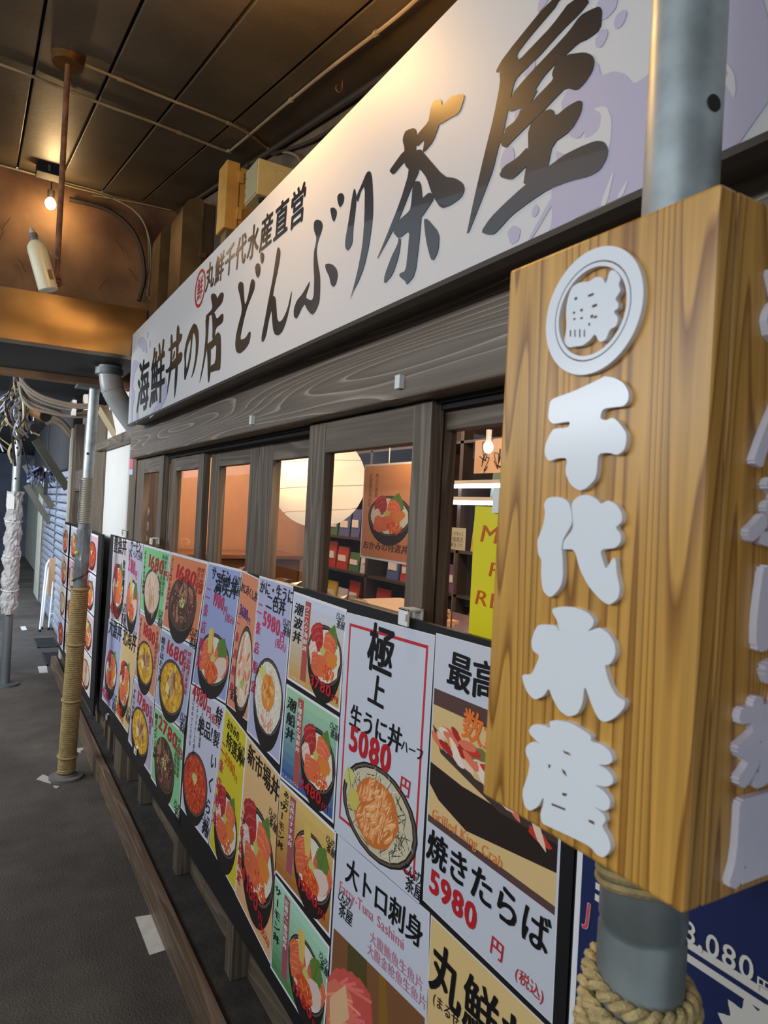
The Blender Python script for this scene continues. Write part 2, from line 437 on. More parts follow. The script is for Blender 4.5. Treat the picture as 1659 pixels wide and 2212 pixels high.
# ---- sash windows: px of outer edges / glass edges in the photo at lintel height
SASH=[ (.680,(293,990),(354.4,980),(311,1023),(343.6,1018)),
       (.710,(369.4,977),(441,969),(379,1018),(428,1011)),
       (.735,(458,969),(560.6,950),(473,1007),(540,1001)),
       (.735,(562,948.6),(690,918),(589,996),(667.7,983.8)),
       (.680,(669,925),(934,856),(700,985),(891,948)),
       (.715,None,None,None,None),
       (.680,None,None,None,None)]
yy=[]
for k,(x,a,bq,g0,g1) in enumerate(SASH):
    if a:
        yl=PX(*a,x).y; yr=PX(*bq,x).y; gl=PX(*g0,x).y; gr=PX(*g1,x).y; zt=(PX(*g0,x).z+PX(*g1,x).z)/2
    elif k==5: yl,yr,gl,gr,zt=PX(940,930,x).y+.02,.30,PX(961,935,x).y,.38,1.655
    else: yl,yr,gl,gr,zt=.36,-.42,.28,-.34,1.648
    if k==0: yl=3.64
    w=struct(thing('window_%d'%(k+1),None,None,(x,(yl+yr)/2,1.225)),'dark stained timber sash window '+['at the far corner post','second from the corner post with a bare orange view','third from the corner post with a bare orange view','in front of the left half of the round lantern','in front of the orange bowl poster','behind the yellow card','hidden behind the cedar sign box'][k],'window')
    w['kind']='structure'
    MB().box(x,x+.028,gl,yl,1.225,1.705).build('stile',M_sash,w,bevel=.002)
    MB().box(x,x+.028,yr,gr,1.225,1.705).build('stile',M_sash,w,bevel=.002)
    MB().box(x+.001,x+.027,gr,gl,zt,1.705).build('rail',M_sashh,w,bevel=.002)
    MB().box(x+.001,x+.027,gr,gl,1.225,1.262).build('rail',M_sashh,w,bevel=.002)
    MB().box(x+.014,x+.017,gr-.004,gl+.004,1.258,zt+.004).build('pane',M_glass,w)

# ---- shop interior shell behind the windows
M_inw=mat('warm_interior_wall', S(196,150,108), .8, var=.06)
M_inf=mat('interior_floor', S(86,70,58), .5)
c=MB(); c.box(3.4,3.5,YN,6.3,0,2.5); 
struct(c.build('wall_interior',M_inw),'warm coloured back wall inside the shop','wall')
struct(MB().box(.86,3.4,5.3,5.4,0,2.5).build('wall_interior_far',mat('peach_interior_wall',S(226,172,126),.8,var=.04)),'warm coloured end wall inside the shop beyond the lantern','wall')
struct(MB().box(.86,3.4,YN-.1,YN,0,2.5).build('wall_interior_near',M_inw),'warm coloured near end wall inside the shop','wall')
struct(MB().box(.86,3.5,YN,6.3,2.42,2.5).build('ceiling_interior',M_inw),'pale orange ceiling inside the shop','ceiling')

# ---- second shop front further along: plaster, posts, door
c=MB(); c.box(.74,.82,YF,7.0,0,2.12); c.box(.705,.74,YF,4.85,.86,2.12)
W2=struct(c.build('wall_far_shop',M_plaster),'white plaster wall of the next shop beyond the corner post','wall')
def y_at(px,py,x=.68): return PX(px,py,x).y
MB().box(.655,.74,3.60,4.98,1.815,1.868).build('picture_rail',M_sashh,W2,bevel=.003)
MB().box(.690,.74,4.82,5.25,0,2.12).build('dark_post',M_post,W2,bevel=.003)
MB().box(.690,.74,4.05,4.13,0,.92).build('dark_post',M_post,W2,bevel=.003)
MB().box(.690,.74,YF,4.82,.86,.92).build('dado_rail',mat('greyish_rail',S(128,116,110),.6),W2,bevel=.003)
siding(W2,YF,6.5,.74,.09,.86,6,(.38,.52))
for y in (3.98,4.30,4.62): MB().box(.700,.74,y-.02,y+.02,.088,.86).build('batten',M_post,W2)
MB().box(.600,.640,YF+.02,6.6,0,.100).build('plinth_board',M_plinth,W2,bevel=.003)
MB().box(.640,.74,YF,6.6,0,.086).build('gutter_bed',MATS['dirty_gutter'],W2)
MB().box(.680,.74,5.25,6.45,1.55,1.72).build('door_lintel',M_beam,W2,bevel=.003)
MB().box(.670,.74,6.30,6.46,0,2.12).build('dark_post',M_post,W2,bevel=.003)
MB().box(.690,.74,5.60,5.66,0,2.12).build('dark_post',M_post,W2,bevel=.003)
MB().box(.66,.70,6.52,6.62,0,2.1).build('pale_corner_trim',mat('cream_trim',S(206,196,180),.6),W2,bevel=.003)
d=struct(thing('door_1',None,None,(.74,5.7,0)),'dark brown timber door of the next shop behind its menu board','door')
MB().box(.715,.738,5.26,5.60,.09,1.55).build('door_leaf',mat('brown_door',S(78,62,50),.5,var=.1),d)
MB().box(.715,.738,5.67,6.30,.09,1.55).build('door_leaf',MATS['brown_door'],d)
MB().box(.712,.716,5.32,5.50,.9,1.45).build('door_pane',mat('dark_glass',S(40,36,34),.1),d)

# ---- further along the alley: two roller shutters, pale wall, dark end
M_shut=mat('roller_shutter', S(176,184,196), .35, .6, var=.1, vscale=3)
def shutter(name,label,ya,yb,x):
    o=struct(thing(name,None,None,(x,(ya+yb)/2,0)),label,'shutter')
    z=.03; 
    proto=None
    while z<1.72:
        h=.088
        if proto is None:
            c=MB(); y0_,y1_=-(yb-ya)/2,(yb-ya)/2
            prof=[(0,0),(-.016,.010),(-.018,.042),(-.008,.066),(0,.074)]
            for y in (y0_,y1_):
                c.v += [(p,y,q) for p,q in prof]
            nn=len(prof)
            c.f += [(i,i+1,nn+i+1,nn+i) for i in range(nn-1)]; c.c += [None]*(nn-1)
            s_=c.build('slat',M_shut); proto=s_
            proto.parent=o; proto.location=(0,0,z)
        else:
            s_=proto.copy(); COL.objects.link(s_); s_.parent=o; s_.location=(0,0,z)
        z+=h
    MB().box(x+.005,x+.05,ya,yb,0,1.75).build('shutter_back',M_dark,o)
    MB().box(x-.03,x+.03,ya-.05,ya,0,1.78).build('guide_rail',M_steel,o)
    return o
struct(MB().box(.80,.9,7.0,12.2,0,2.3).build('wall_shutter_row',mat('pale_green_wall',S(176,180,164),.8,var=.1)),'pale wall carrying the roller shutters down the alley','wall')
struct(MB().box(.72,.80,7.0,12.2,1.78,2.44).build('shade_box_1',M_dark),'black box added above the roller shutters for the shade beneath the ceiling','shade_box')  # added dark box, stands in for the shade under the far ceiling
shutter('shutter_1','nearer silver roller shutter beside the white folding stool',7.05,8.70,.78)
shutter('shutter_2','farther silver roller shutter down the alley',8.78,10.55,.79)
struct(MB().box(-2.8,4,18.6,18.8,0,2.6).build('wall_end',mat('alley_end_wall',S(84,90,104),.8,var=.2,vscale=2)),'pale bluish wall closing the far end of the alley','wall')
struct(MB().box(1.0,1.1,12.2,18.6,0,2.3).build('wall_far_right',MATS['pale_green_wall']),'pale wall far down the right side of the alley','wall')
struct(MB().box(-.6,4,4.2,18.8,2.45,2.6).build('ceiling_far',M_dark),'black sooty ceiling over the far part of the alley','ceiling')
struct(MB().box(-3.0,-2.8,-2.5,22,0,2.1).build('wall_left',mat('grey_shutter_wall',S(150,150,150),.7,var=.1,vscale=2)),'plain grey unseen wall added on the street side of the alley','wall')  # out of view, added for bounce light and reflections

# ================================================================== THE LONG SHOP SIGN
SX=.570; SZ0,SZ1=1.846,2.260; SY0,SY1=-1.0,3.315
sign=thing('shop_sign','long white fascia sign with black brush lettering and lavender waves above the windows','sign',(.615,1.2,1.846))
MB().box(SX+.004,.655,SY0,SY1,SZ0+.004,SZ1-.004).build('sign_casing',mat('brown_casing',S(92,84,76),.5,.3),sign)
MB().box(SX,SX+.004,SY0,SY1,SZ0,SZ1).build('face_panel',mat('white_sign_face',S(204,204,204),.55),sign)
c=MB(); c.box(SX-.003,SX+.02,SY0,SY1,SZ0-.008,SZ0); c.box(SX-.001,SX+.01,SY1,SY1+.004,SZ0,SZ1); c.build('edge_trim',mat('dark_trim',S(60,54,48),.4,.4),sign)
class Tr:
    """outline points read off an enlarged view (offset, scale) and laid on the sign face"""
    def __init__(s,ox,oy,sc,D): s.o=(ox,oy); s.s=sc; s.D=D
    def __call__(s,pts): return [PX(s.o[0]+x*s.s,s.o[1]+y*s.s,s.D) for x,y in pts]
def smooth_poly(pts,it=1):
    for _ in range(it):
        o=[]
        for i in range(len(pts)):
            a=Vector(pts[i]); b_=Vector(pts[(i+1)%len(pts)])
            o += [a*.8+b_*.2, a*.2+b_*.8]
        pts=o
    return pts
INK=S(16,15,18); LAV=S(178,174,196); LAV2=S(196,193,208); CRIM=S(190,30,40)
M_ink=mat('black_gloss_lettering',INK,.30,spec=1.0,coat=.5)
def letters(name,strokes,tr,mb=None,m=None):
    mb=mb or MB()
    for k,st in enumerate(strokes): mb.flat([q+Vector((-2e-5*k,0,0)) for q in smooth_poly(tr(st))],None)
    return mb.build(name,m or M_ink,sign)
A=Tr(780,0,.33755,SX-.0012); B=Tr(480,300,.21700,SX-.0012); Cc=Tr(260,600,.15672,SX-.0012)
letters('letter',[
 [(855,465),(915,360),(1210,-5),(1285,-5),(1075,240),(995,345),(1000,375),(1015,380),(1100,290),(1220,165),(1345,-5),(1470,-5),(1400,85),(1290,190),(1120,380),(1000,490),(975,540),(962,605),(930,720),(890,530),(890,460)],
 [(1205,2),(1320,-140),(1420,-250),(1560,-330),(1640,-330),(1650,-240),(1560,-110),(1470,2),(1345,2),(1450,-120),(1500,-200),(1440,-170),(1285,2)],
 [(885,460),(960,450),(975,540),(962,605),(935,720),(910,850),(880,930),(845,1085),(790,1230),(665,1548),(720,1280),(790,980),(850,740),(890,530)],
 [(962,605),(1060,490),(1220,320),(1330,200),(1400,100),(1460,65),(1525,38),(1545,72),(1530,190),(1450,250),(1390,275),(1310,350),(1230,420),(1160,500),(1110,580),(1075,670),(1030,690),(935,720)],
 [(1248,402),(1310,350),(1430,332),(1480,355),(1495,395),(1480,460),(1430,535),(1380,582),(1310,560),(1250,620),(1165,710),(1060,810),(960,910),(930,945),(900,935),(885,885),(920,850),(920,825),(990,770),(1030,690),(1078,668),(1150,590),(1232,505),(1220,480),(1228,450)],
 [(1080,668),(1130,575),(1110,575),(1040,640),(1020,690),(1060,700)],
 [(1165,710),(1225,695),(1243,745),(1320,680),(1390,642),(1418,650),(1410,720),(1350,830),(1225,920),(1195,1065),(1190,1180),(1035,1195),(1055,1070),(1070,1000),(1068,810)],
 [(1072,930),(1000,1010),(910,1065),(880,1130),(960,1152),(1000,1120),(1050,1070),(1085,1050)],
 [(765,1485),(830,1390),(920,1300),(1035,1195),(1200,1065),(1300,990),(1400,940),(1500,900),(1555,905),(1582,950),(1575,1010),(1530,1090),(1460,1130),(1350,1155),(1200,1210),(1080,1290),(960,1380),(890,1460),(850,1500),(810,1502)]],A)
letters('letter',[
 [(265,900),(270,870),(285,835),(345,815),(355,865),(350,940),(345,985),(310,1090),(280,1060),(272,1000),(278,950)],
 [(180,1095),(195,1070),(275,960),(345,940),(320,1000),(270,1040),(205,1120)],
 [(350,870),(430,780),(440,730),(520,690),(500,795),(460,905),(410,965),(393,975),(407,888),(350,945)],
 [(430,780),(445,690),(465,640),(510,632),(518,680),(575,615),(650,598),(662,620),(628,725),(560,760),(500,800)],
 [(340,990),(350,960),(385,955),(405,985),(530,1130),(600,1138),(650,1170),(662,1215),(640,1265),(570,1315),(510,1335),(465,1265),(445,1220),(420,1140),(380,1085),(340,1080)],
 [(290,1000),(345,985),(375,1085),(330,1180),(240,1410),(200,1480),(88,1688),(150,1540),(250,1290),(310,1090)],
 [(330,1180),(345,1158),(380,1160),(392,1280),(385,1390),(370,1560),(345,1760),(290,1825),(285,1800),(245,1770),(245,1750),(285,1735),(300,1600),(310,1470),(240,1530),(200,1480),(240,1410),(310,1350),(320,1310)],
 [(385,1275),(440,1225),(470,1265),(420,1340),(380,1400)],
 [(240,1520),(255,1530),(240,1640),(200,1760),(145,1820),(150,1760),(195,1640),(235,1560)],
 [(400,1400),(425,1400),(500,1490),(495,1600),(465,1665),(445,1660),(415,1540)]],A)
letters('letter',[
 [(155,1480),(165,1430),(190,1420),(210,1440),(215,1560),(222,1640),(235,1640),(260,1550),(285,1410),(305,1390),(325,1425),(320,1490),(280,1590),(245,1680),(215,1790),(180,1960),(180,2000),(230,1985),(260,1930),(280,1912),(280,1960),(265,2035),(220,2100),(170,2138),(140,2120),(128,2060),(135,1960),(165,1830),(190,1740),(195,1680),(180,1580)],
 [(375,1160),(390,1125),(412,1140),(418,1180),(400,1245),(385,1230)],
 [(325,1280),(340,1238),(370,1240),(382,1290),(370,1360),(352,1385),(335,1350)]],B)
letters('letter',[[(548,1090),(560,1075),(578,1110),(575,1170),(555,1290),(520,1450),(500,1560),(530,1575),(540,1720),(545,1790),(565,1825),(600,1800),(650,1690),(695,1485),(680,1620),(640,1800),(600,1910),(560,1955),(525,1950),(505,1900),(495,1790),(490,1690),(460,1810),(440,1930),(415,2010),(392,2022),(390,1970),(420,1820),(460,1600),(500,1400),(530,1200)]],B)
letters('letter',[
 [(910,870),(915,820),(945,802),(985,815),(1000,860),(985,920),(950,1020),(935,1110),(950,1240),(972,1360),(972,1500),(965,1620),(930,1710),(895,1752),(870,1730),(840,1690),(820,1640),(790,1680),(755,1760),(735,1790),(712,1770),(710,1700),(740,1610),(800,1540),(875,1405),(860,1470),(825,1575),(860,1600),(895,1605),(910,1560),(915,1400),(908,1250),(912,1120),(935,1020),(935,970),(915,920)],
 [(1022,1250),(1060,1238),(1105,1255),(1140,1300),(1148,1360),(1130,1440),(1105,1475),(1080,1450),(1065,1370),(1030,1300)],
 [(1072,690),(1110,680),(1138,710),(1135,760),(1110,828),(1090,790)],
 [(1143,580),(1160,545),(1195,538),(1212,570),(1205,630),(1170,685),(1152,640)]],B)
letters('letter',[
 [(1222,1085),(1225,1000),(1260,800),(1295,560),(1315,480),(1335,570),(1325,700),(1300,900),(1295,1040),(1250,1115)],
 [(1335,570),(1380,470),(1440,325),(1475,320),(1490,400),(1500,640),(1495,800),(1460,1060),(1410,1280),(1350,1430),(1310,1500),(1268,1612),(1300,1500),(1350,1300),(1395,1060),(1415,800),(1420,460),(1380,510),(1345,640)]],B)
letters('letter',[
 [(1245,270),(1255,220),(1300,215),(1325,250),(1330,295),(1378,205),(1412,200),(1425,240),(1400,345),(1330,425),(1290,480),(1220,530),(1172,540),(1185,515),(1250,450),(1270,400)],
 [(1172,540),(1225,520),(1215,620),(1205,850),(1180,1030),(1140,1250),(1085,1475),(1100,1380),(1150,1080),(1175,800)],
 [(1255,480),(1295,475),(1325,575),(1405,487),(1420,520),(1410,615),(1310,690),(1300,830),(1265,860),(1270,650)],
 [(1195,900),(1240,905),(1245,1050),(1240,1200),(1240,1310),(1215,1460),(1205,1400),(1200,1100),(1190,990)],
 [(1210,900),(1270,860),(1345,740),(1380,790),(1385,980),(1380,1160),(1370,1275),(1300,1280),(1240,1310),(1240,1215),(1310,1170),(1325,900),(1240,1000)]],Cc)
letters('letter',[
 [(880,1415),(878,1300),(885,1180),(876,1040),(905,880),(960,720),(1010,625),(1030,700),(985,800),(930,920),(905,1050),(900,1180),(915,1290),(900,1390)],
 [(970,830),(1000,755),(985,900),(970,1080),(940,1250),(885,1420),(905,1290),(940,1130),(965,950)],
 [(1010,625),(1050,650),(1075,740),(1078,880),(1060,1080),(1020,1280),(970,1400),(1000,1280),(1035,1080),(1040,880),(1025,780),(1000,755),(985,700)]],Cc)
letters('letter',[
 [(660,985),(690,950),(740,880),(800,850),(815,770),(850,770),(845,840),(800,930),(740,960),(700,1010),(665,1010)],
 [(620,1270),(660,1250),(700,1180),(780,1080),(830,1015),(855,1040),(840,1150),(770,1230),(680,1290),(630,1320)],
 [(690,800),(710,770),(720,850),(715,1000),(710,1200),(680,1400),(632,1670),(660,1400),(690,1100)],
 [(775,700),(795,640),(815,720),(800,900),(795,1100),(780,1400),(760,1580),(738,1680),(745,1450),(765,1100)],
 [(715,1150),(735,1020),(750,1000),(745,1080)]],Cc)
def glyph_quad(mb,ch,tr,q,bold,col=None):
    """one built-in glyph stretched over an outline quad TL TR BR BL"""
    vs,fs,_=glyph(ch,0); P=[Vector(p) for p in tr(q)]
    xs=[v[0] for v in vs]; ys=[v[1] for v in vs]; x0,x1,y0,y1=min(xs),max(xs),min(ys),max(ys)
    for k,(dx,dy) in enumerate(nib(bold*1.3,[])):
        out=[]
        for x,y in vs:
            u=(x+dx-x0)/(x1-x0); v=(y+dy-y0)/(y1-y0)
            out.append(P[3].lerp(P[2],u).lerp(P[0].lerp(P[1],u),v)+Vector((-1e-5*k,0,0)))
        mb.add(out,fs,col)
c=MB(); glyph_quad(c,'鮮',Cc,[(440,1000),(612,830),(606,1690),(400,1790)],.016); c.build('letter',M_ink,sign)
c=MB(); glyph_quad(c,'海',Cc,[(258,1180),(400,1070),(382,1790),(215,1880)],.018); c.build('letter',M_ink,sign)
# small line of lettering and the red crest
E_=Tr(300,340,.22905,SX-.0012)
p0=E_([(622,1290)])[0]; p1=E_([(1575,600)])[0]; pt=E_([(1530,170)])[0]
c=MB(); n=8; wch=(p0.y-p1.y)/n; hch=(pt.z-p1.z)*.92
for i,ch in enumerate('丸鮮千代水産直営'):
    fn=lambda u,v,i=i: (SX-.0012, p0.y-(i+u*.94)*wch-.12*(v-.4)*wch*.5, p1.z*(i/n)+p0.z*(1-i/n)+ .004+(v+.09)*hch*.86)
    vs,fs,_=glyph(ch,0); c=MB()
    for k,(dx,dy) in enumerate(nib(.026,vs)): c.add([Vector(fn(u+dx,v+dy))+Vector((-1e-5*k,0,0)) for u,v in vs],fs)
    c.build('small_letter',M_ink,sign)
M_crim=mat('crimson_print',CRIM,.3)
ctr=E_([(575,1235)])[0]; top=E_([(585,1055)])[0]; lef=E_([(527,1290)])[0]
ry=(lef.y-ctr.y)*1.0; rz=top.z-ctr.z; rr=(ry+rz)/2
c=MB(); n=40
for i in range(n):
    a0,a1=2*math.pi*i/n,2*math.pi*(i+1)/n
    f=lambda a,k:(SX-.0012,ctr.y-rr*k*math.cos(a),ctr.z+rr*k*math.sin(a))
    c.add([f(a0,1),f(a1,1),f(a1,.84),f(a0,.84)],[(0,1,2,3)])
vs,fs,_=glyph('鮮',0)
c.add([(SX-.0012,ctr.y-(u-.5)*rr*1.15,ctr.z+(v-.38)*rr*1.35) for u,v in vs],fs)
c.build('red_crest',M_crim,sign)
# lavender waves at both ends
WK=[0]
M_lav=mat('lavender_print',LAV,.55); M_lav2=mat('pale_lavender_print',LAV2,.32)
A.D=B.D=Cc.D=SX-.0006
F_=Tr(830,0,.5,SX-.0006); F2=Tr(830,0,.5,SX-.0007)
c=MB()
for st in ([(1659,560),(1659,-40),(1480,-60),(1330,150),(1130,330),(1075,365),(1040,320),(990,305),(935,330),(925,270),(860,240),(830,330),(780,410),(760,450),(800,590),(840,600),(870,560),(860,640),(740,640),(745,740),(720,770),(725,960),(705,1010),(880,915),(1110,815)],
           [(620,1040),(640,1030),(760,825),(740,820),(640,1000)],[(530,1000),(560,970),(590,990),(580,1040),(545,1060)],
           [(636,910),(655,880),(670,900),(660,930),(640,940)],[(500,700),(520,640),(555,630),(565,680),(540,740),(505,760)],
           [(990,100),(1005,60),(1040,38),(1050,60),(1030,110),(1000,130)],[(910,180),(930,130),(960,122),(968,150),(940,205),(915,205)],
           [(660,60),(670,-10),(720,-20),(690,30)],[(900,70),(930,-10),(1010,-10),(1000,40),(950,90)],[(600,330),(650,250),(655,290),(620,330)],
           [(560,490),(600,430),(580,500),(570,540)]):
    c=MB(); WK[0]+=1; c.flat([q_+Vector((-1.5e-5*WK[0],0,0)) for q_ in smooth_poly(F_(st))]); c.build('wave_print',M_lav,sign)
c=MB()
for st in ([(900,470),(960,455),(985,520),(975,640),(930,720),(800,670),(745,655),(750,600),(880,600),(930,560),(940,490)],
           [(1470,350),(1500,290),(1522,370),(1512,432),(1480,370)],[(930,890),(1000,710),(960,890)],[(1000,860),(1060,760),(1030,850)],
           [(880,820),(930,770),(1000,700),(900,800)],[(1480,270),(1510,310),(1520,360),(1495,320),(1460,280)]):
    c=MB(); WK[0]+=1; c.flat([q_+Vector((-1.5e-5*WK[0],0,0)) for q_ in smooth_poly(F2(st))]); c.build('wave_foam_print',mat('white_sign_print',S(204,204,204),.55),sign)
c=MB()
for st in ([(240,900),(270,820),(320,815),(360,890),(368,1040),(345,1040),(330,950),(320,1040),(280,960),(260,960)],
           [(365,840),(372,750),(388,745),(380,830)],[(398,970),(404,870),(416,870),(410,970)],
           [(140,2020),(150,1200),(200,1120),(260,1180),(200,1300),(170,1500),(200,1600),(170,1800),(165,2000)],
           [(380,1960),(560,1620),(610,1330),(640,1450),(600,1720),(480,1880)],[(470,1880),(600,1640),(660,1430),(640,1640),(560,1800)],
           [(210,2010),(230,1700),(250,1900),(240,1990)]):
    c=MB(); WK[0]+=1; c.flat([q_+Vector((-1.5e-5*WK[0],0,0)) for q_ in smooth_poly(Cc(st))]); c.build('wave_print',M_lav,sign)

# ================================================================== CEDAR SIGN BOX ON THE NEAR POST
BX=.373; BY0,BY1=.254,.443; BZ0,BZ1=1.273,1.713
p=[PX(1103,580,BX),PX(1553,400,BX),PX(1480,1985,BX),PX(1040,1712,BX)]
BY1=(p[0].y+p[3].y)/2; BY0=(p[1].y+p[2].y)/2; BZ1=(p[0].z+p[1].z)/2; BZ0=(p[2].z+p[3].z)/2; BD=BY1-BY0
PXc,PYc,PR=BX+BD/2, (BY0+BY1)/2+.005, .0285
box=thing('cedar_sign_box','square cedar sign box with raised white lettering hung around the near post','sign',(PXc,PYc,BZ0))
T=.018
MB().box(BX,BX+T,BY0,BY1,BZ0,BZ1).build('side_board',M_cedar,box,bevel=.0025)
MB().box(BX+T,BX+BD,BY0,BY0+T,BZ0,BZ1).build('side_board',M_cedar,box,bevel=.002)
MB().box(BX+T,BX+BD,BY1-T,BY1,BZ0,BZ1).build('side_board',M_cedar,box,bevel=.002)
MB().box(BX+BD-T,BX+BD,BY0+T,BY1-T,BZ0,BZ1).build('side_board',M_cedar,box,bevel=.002)
D=Tr(1020,400,.38517,BX-.0045); E2=Tr(1020,1150,.38517,BX-.0045)
def raised(name,pts,th=.0045,parent=box,label=None):
    c=MB(); c.prism(smooth_poly(pts,2),(th,0,0)); return c.build(name,M_white,parent,bevel=.0006)
raised('raised_letter',D([(440,1200),(560,1160),(720,1085),(740,1070),(800,1080),(850,1110),(878,1160),(875,1210),(850,1240),(790,1245),(730,1255),(715,1310),(750,1320),(790,1300),(830,1340),(865,1390),(865,1440),(850,1490),(810,1515),(770,1500),(705,1505),(700,1600),(690,1650),(640,1700),(600,1715),(550,1680),(520,1610),(535,1530),(480,1530),(430,1550),(405,1510),(410,1450),(445,1380),(460,1365),(540,1360),(550,1325),(510,1330),(450,1340),(425,1310),(430,1250)]))
raised('raised_letter',D([(400,1790),(425,1750),(500,1748),(545,1780),(560,1850),(560,1900),(530,1950),(508,1990),(500,2045)])+E2([(505,100),(510,250),(495,310),(440,370),(395,330),(385,230),(390,150),(370,130),(365,50)])+D([(370,1980),(400,1900),(410,1830)]))
raised('raised_letter',D([(555,1780),(600,1740),(650,1735),(700,1760),(722,1790),(760,1765),(810,1790),(840,1840),(840,1890),(800,1920),(830,1950)])+E2([(835,30),(830,60),(800,90),(715,95),(735,170),(750,210),(790,140),(805,150),(810,230),(828,310),(820,370),(770,410),(720,380),(650,300),(600,200),(575,95),(510,95)])+D([(508,2040),(512,1995),(565,1930),(565,1880)]))
raised('raised_letter',E2([(440,430),(500,415),(580,420),(650,450),(685,490),(675,530),(640,560),(710,530),(760,560),(800,620),(805,690),(770,745),(740,740),(770,850),(810,920),(860,945),(850,990),(800,1040),(750,1065),(710,1050),(670,970),(630,850),(620,960),(590,1020),(540,1035),(490,1000),(450,930),(430,870),(400,920),(350,940),(310,900),(285,840),(280,795),(330,800),(350,760),(380,690),(340,665),(330,620),(345,560),(370,515),(470,520),(490,560),(480,500)]))
san=raised('raised_letter',E2([(430,1060),(470,1052),(550,1065),(640,1120),(670,1145),(660,1170),(730,1190),(775,1230),(790,1280),(760,1305),(700,1300),(760,1330),(790,1375),(790,1410),(750,1430),(680,1412),(740,1450),(775,1500),(770,1550),(740,1565),(670,1530),(740,1580),(750,1620),(725,1645),(770,1720),(778,1780),(740,1825),(700,1810),(660,1760),(560,1710),(430,1650),(390,1630),(380,1580),(400,1520),(400,1480),(370,1540),(320,1565),(290,1530),(280,1450),(310,1370),(325,1290),(300,1240),(300,1200),(340,1170),(385,1190),(330,1140),(315,1110),(340,1075),(400,1080),(440,1100)]))
M_slot=mat('dark_slot',S(90,70,44),.6)
E3=Tr(1020,1150,.38517,BX-.0049)
c=MB()
for st in ([(505,1222),(540,1235),(555,1252),(520,1240)],[(500,1325),(520,1340),(530,1370),(510,1350)],[(505,1460),(530,1465),(525,1480),(505,1475)],[(445,1518),(520,1548),(520,1560),(445,1530)],[(425,1300),(440,1305),(430,1325)],[(650,1610),(680,1620),(685,1640),(655,1625)]):
    c.flat(E3(st))
c.build('letter_slot',M_slot,san)
E3.o=(1020,400)
# round crest
L_,R_,T_,B_=PX(1176,690,BX-.0045),PX(1395,640,BX-.0045),PX(1315,531,BX-.0045),PX(1255,805,BX-.0045)
cy=(L_.y+R_.y)/2; czr=(T_.z+B_.z)/2; ra=(L_.y-R_.y)/2*1.0; rb=(T_.z-B_.z)/2*1.0; ra=rb=(ra+rb)/2
def ring(name,k0,k1,x0,x1,parent):
    c=MB(); n=64
    for i in range(n):
        a0,a1=2*math.pi*i/n,2*math.pi*(i+1)/n
        f=lambda a,k,x:(x,cy-ra*k*math.cos(a),czr+rb*k*math.sin(a))
        q=[f(a0,k1,x0),f(a1,k1,x0),f(a1,k0,x0),f(a0,k0,x0),f(a0,k1,x1),f(a1,k1,x1),f(a1,k0,x1),f(a0,k0,x1)]
        c.add(q,[(0,1,2,3),(0,4,5,1),(3,2,6,7)])
    return c.build(name,M_white,parent)
rg=ring('crest_ring',.79,1.0,BX-.0045,BX,box)
ring('inner_ring',.70,.765,BX-.0045,BX,rg)
cr=raised('crest_letter',D([(560,570),(600,545),(660,540),(690,515),(730,515),(750,560),(770,480),(800,475),(835,520),(820,560),(835,590),(800,640),(820,660),(820,690),(790,710),(820,740),(810,790),(770,810),(750,870),(710,880),(690,830),(660,870),(620,900),(570,905),(540,910),(515,880),(530,800),(525,700),(540,620)]))
c=MB()
for x,y,w,h in ((580,635,14,14),(570,715,10,12),(612,700,12,14),(572,750,10,10),(612,745,12,10),(665,615,30,12),(685,675,26,14),(670,735,14,16),(690,738,16,12),(655,780,8,14),(550,830,5,36),(575,830,5,40),(602,830,5,44),(628,830,5,40)):
    c.flat(E3([(x-w/2,y-h/2+w*.2),(x+w/2,y-h/2-w*.2),(x+w/2,y+h/2-w*.2),(x-w/2,y+h/2+w*.2)]))
c.build('letter_slot',M_slot,cr)
# lettering on the side turned to the viewer, running on out of the picture
rows=[(555,740),(770,1010),(1020,1170),(1190,1330),(1345,1485),(1500,1695),(1695,1895)]
for ch,(ya,yb) in zip('どんぶり茶屋',[(560,735),(850,1010),(1020,1180),(1210,1480),(1500,1692),(1700,1892)]):
    za=PY(1640,ya,BY0).z; zb=PY(1610,yb,BY0).z; h=za-zb
    c=MB(); x0=BX+BD*.21; wd=min(h*1.15,BD*.62)
    solid_glyph(c,ch,lambda u,v:(x0+(u-.03)*wd,BY0-.005,zb+(v+.10)*h*1.02),(0,.005,0),.055)
    c.build('raised_letter',mat('white_acrylic_side',S(222,218,228),.25),box)

# ================================================================== TELESCOPIC SUPPORT POSTS
M_rope=mat('straw_rope',S(160,138,90),.85,var=.18,vscale=60,bump=.3,bscale=300)
M_tape=glassmat('packing_tape',(.80,.80,.78),1.5,.12,.25)
def helix(cx,cy,z0,z1,R,r,pitch,n=20,lean=(0,0),k=6):
    pts=[]; t=0; N_=int((z1-z0)/pitch*n)
    for i in range(N_+1):
        a=2*math.pi*i/n; z=z0+pitch*i/n
        pts.append((cx+lean[0]*z+R*math.cos(a),cy+lean[1]*z+R*math.sin(a),z))
    return MB().tube(pts,r,k)
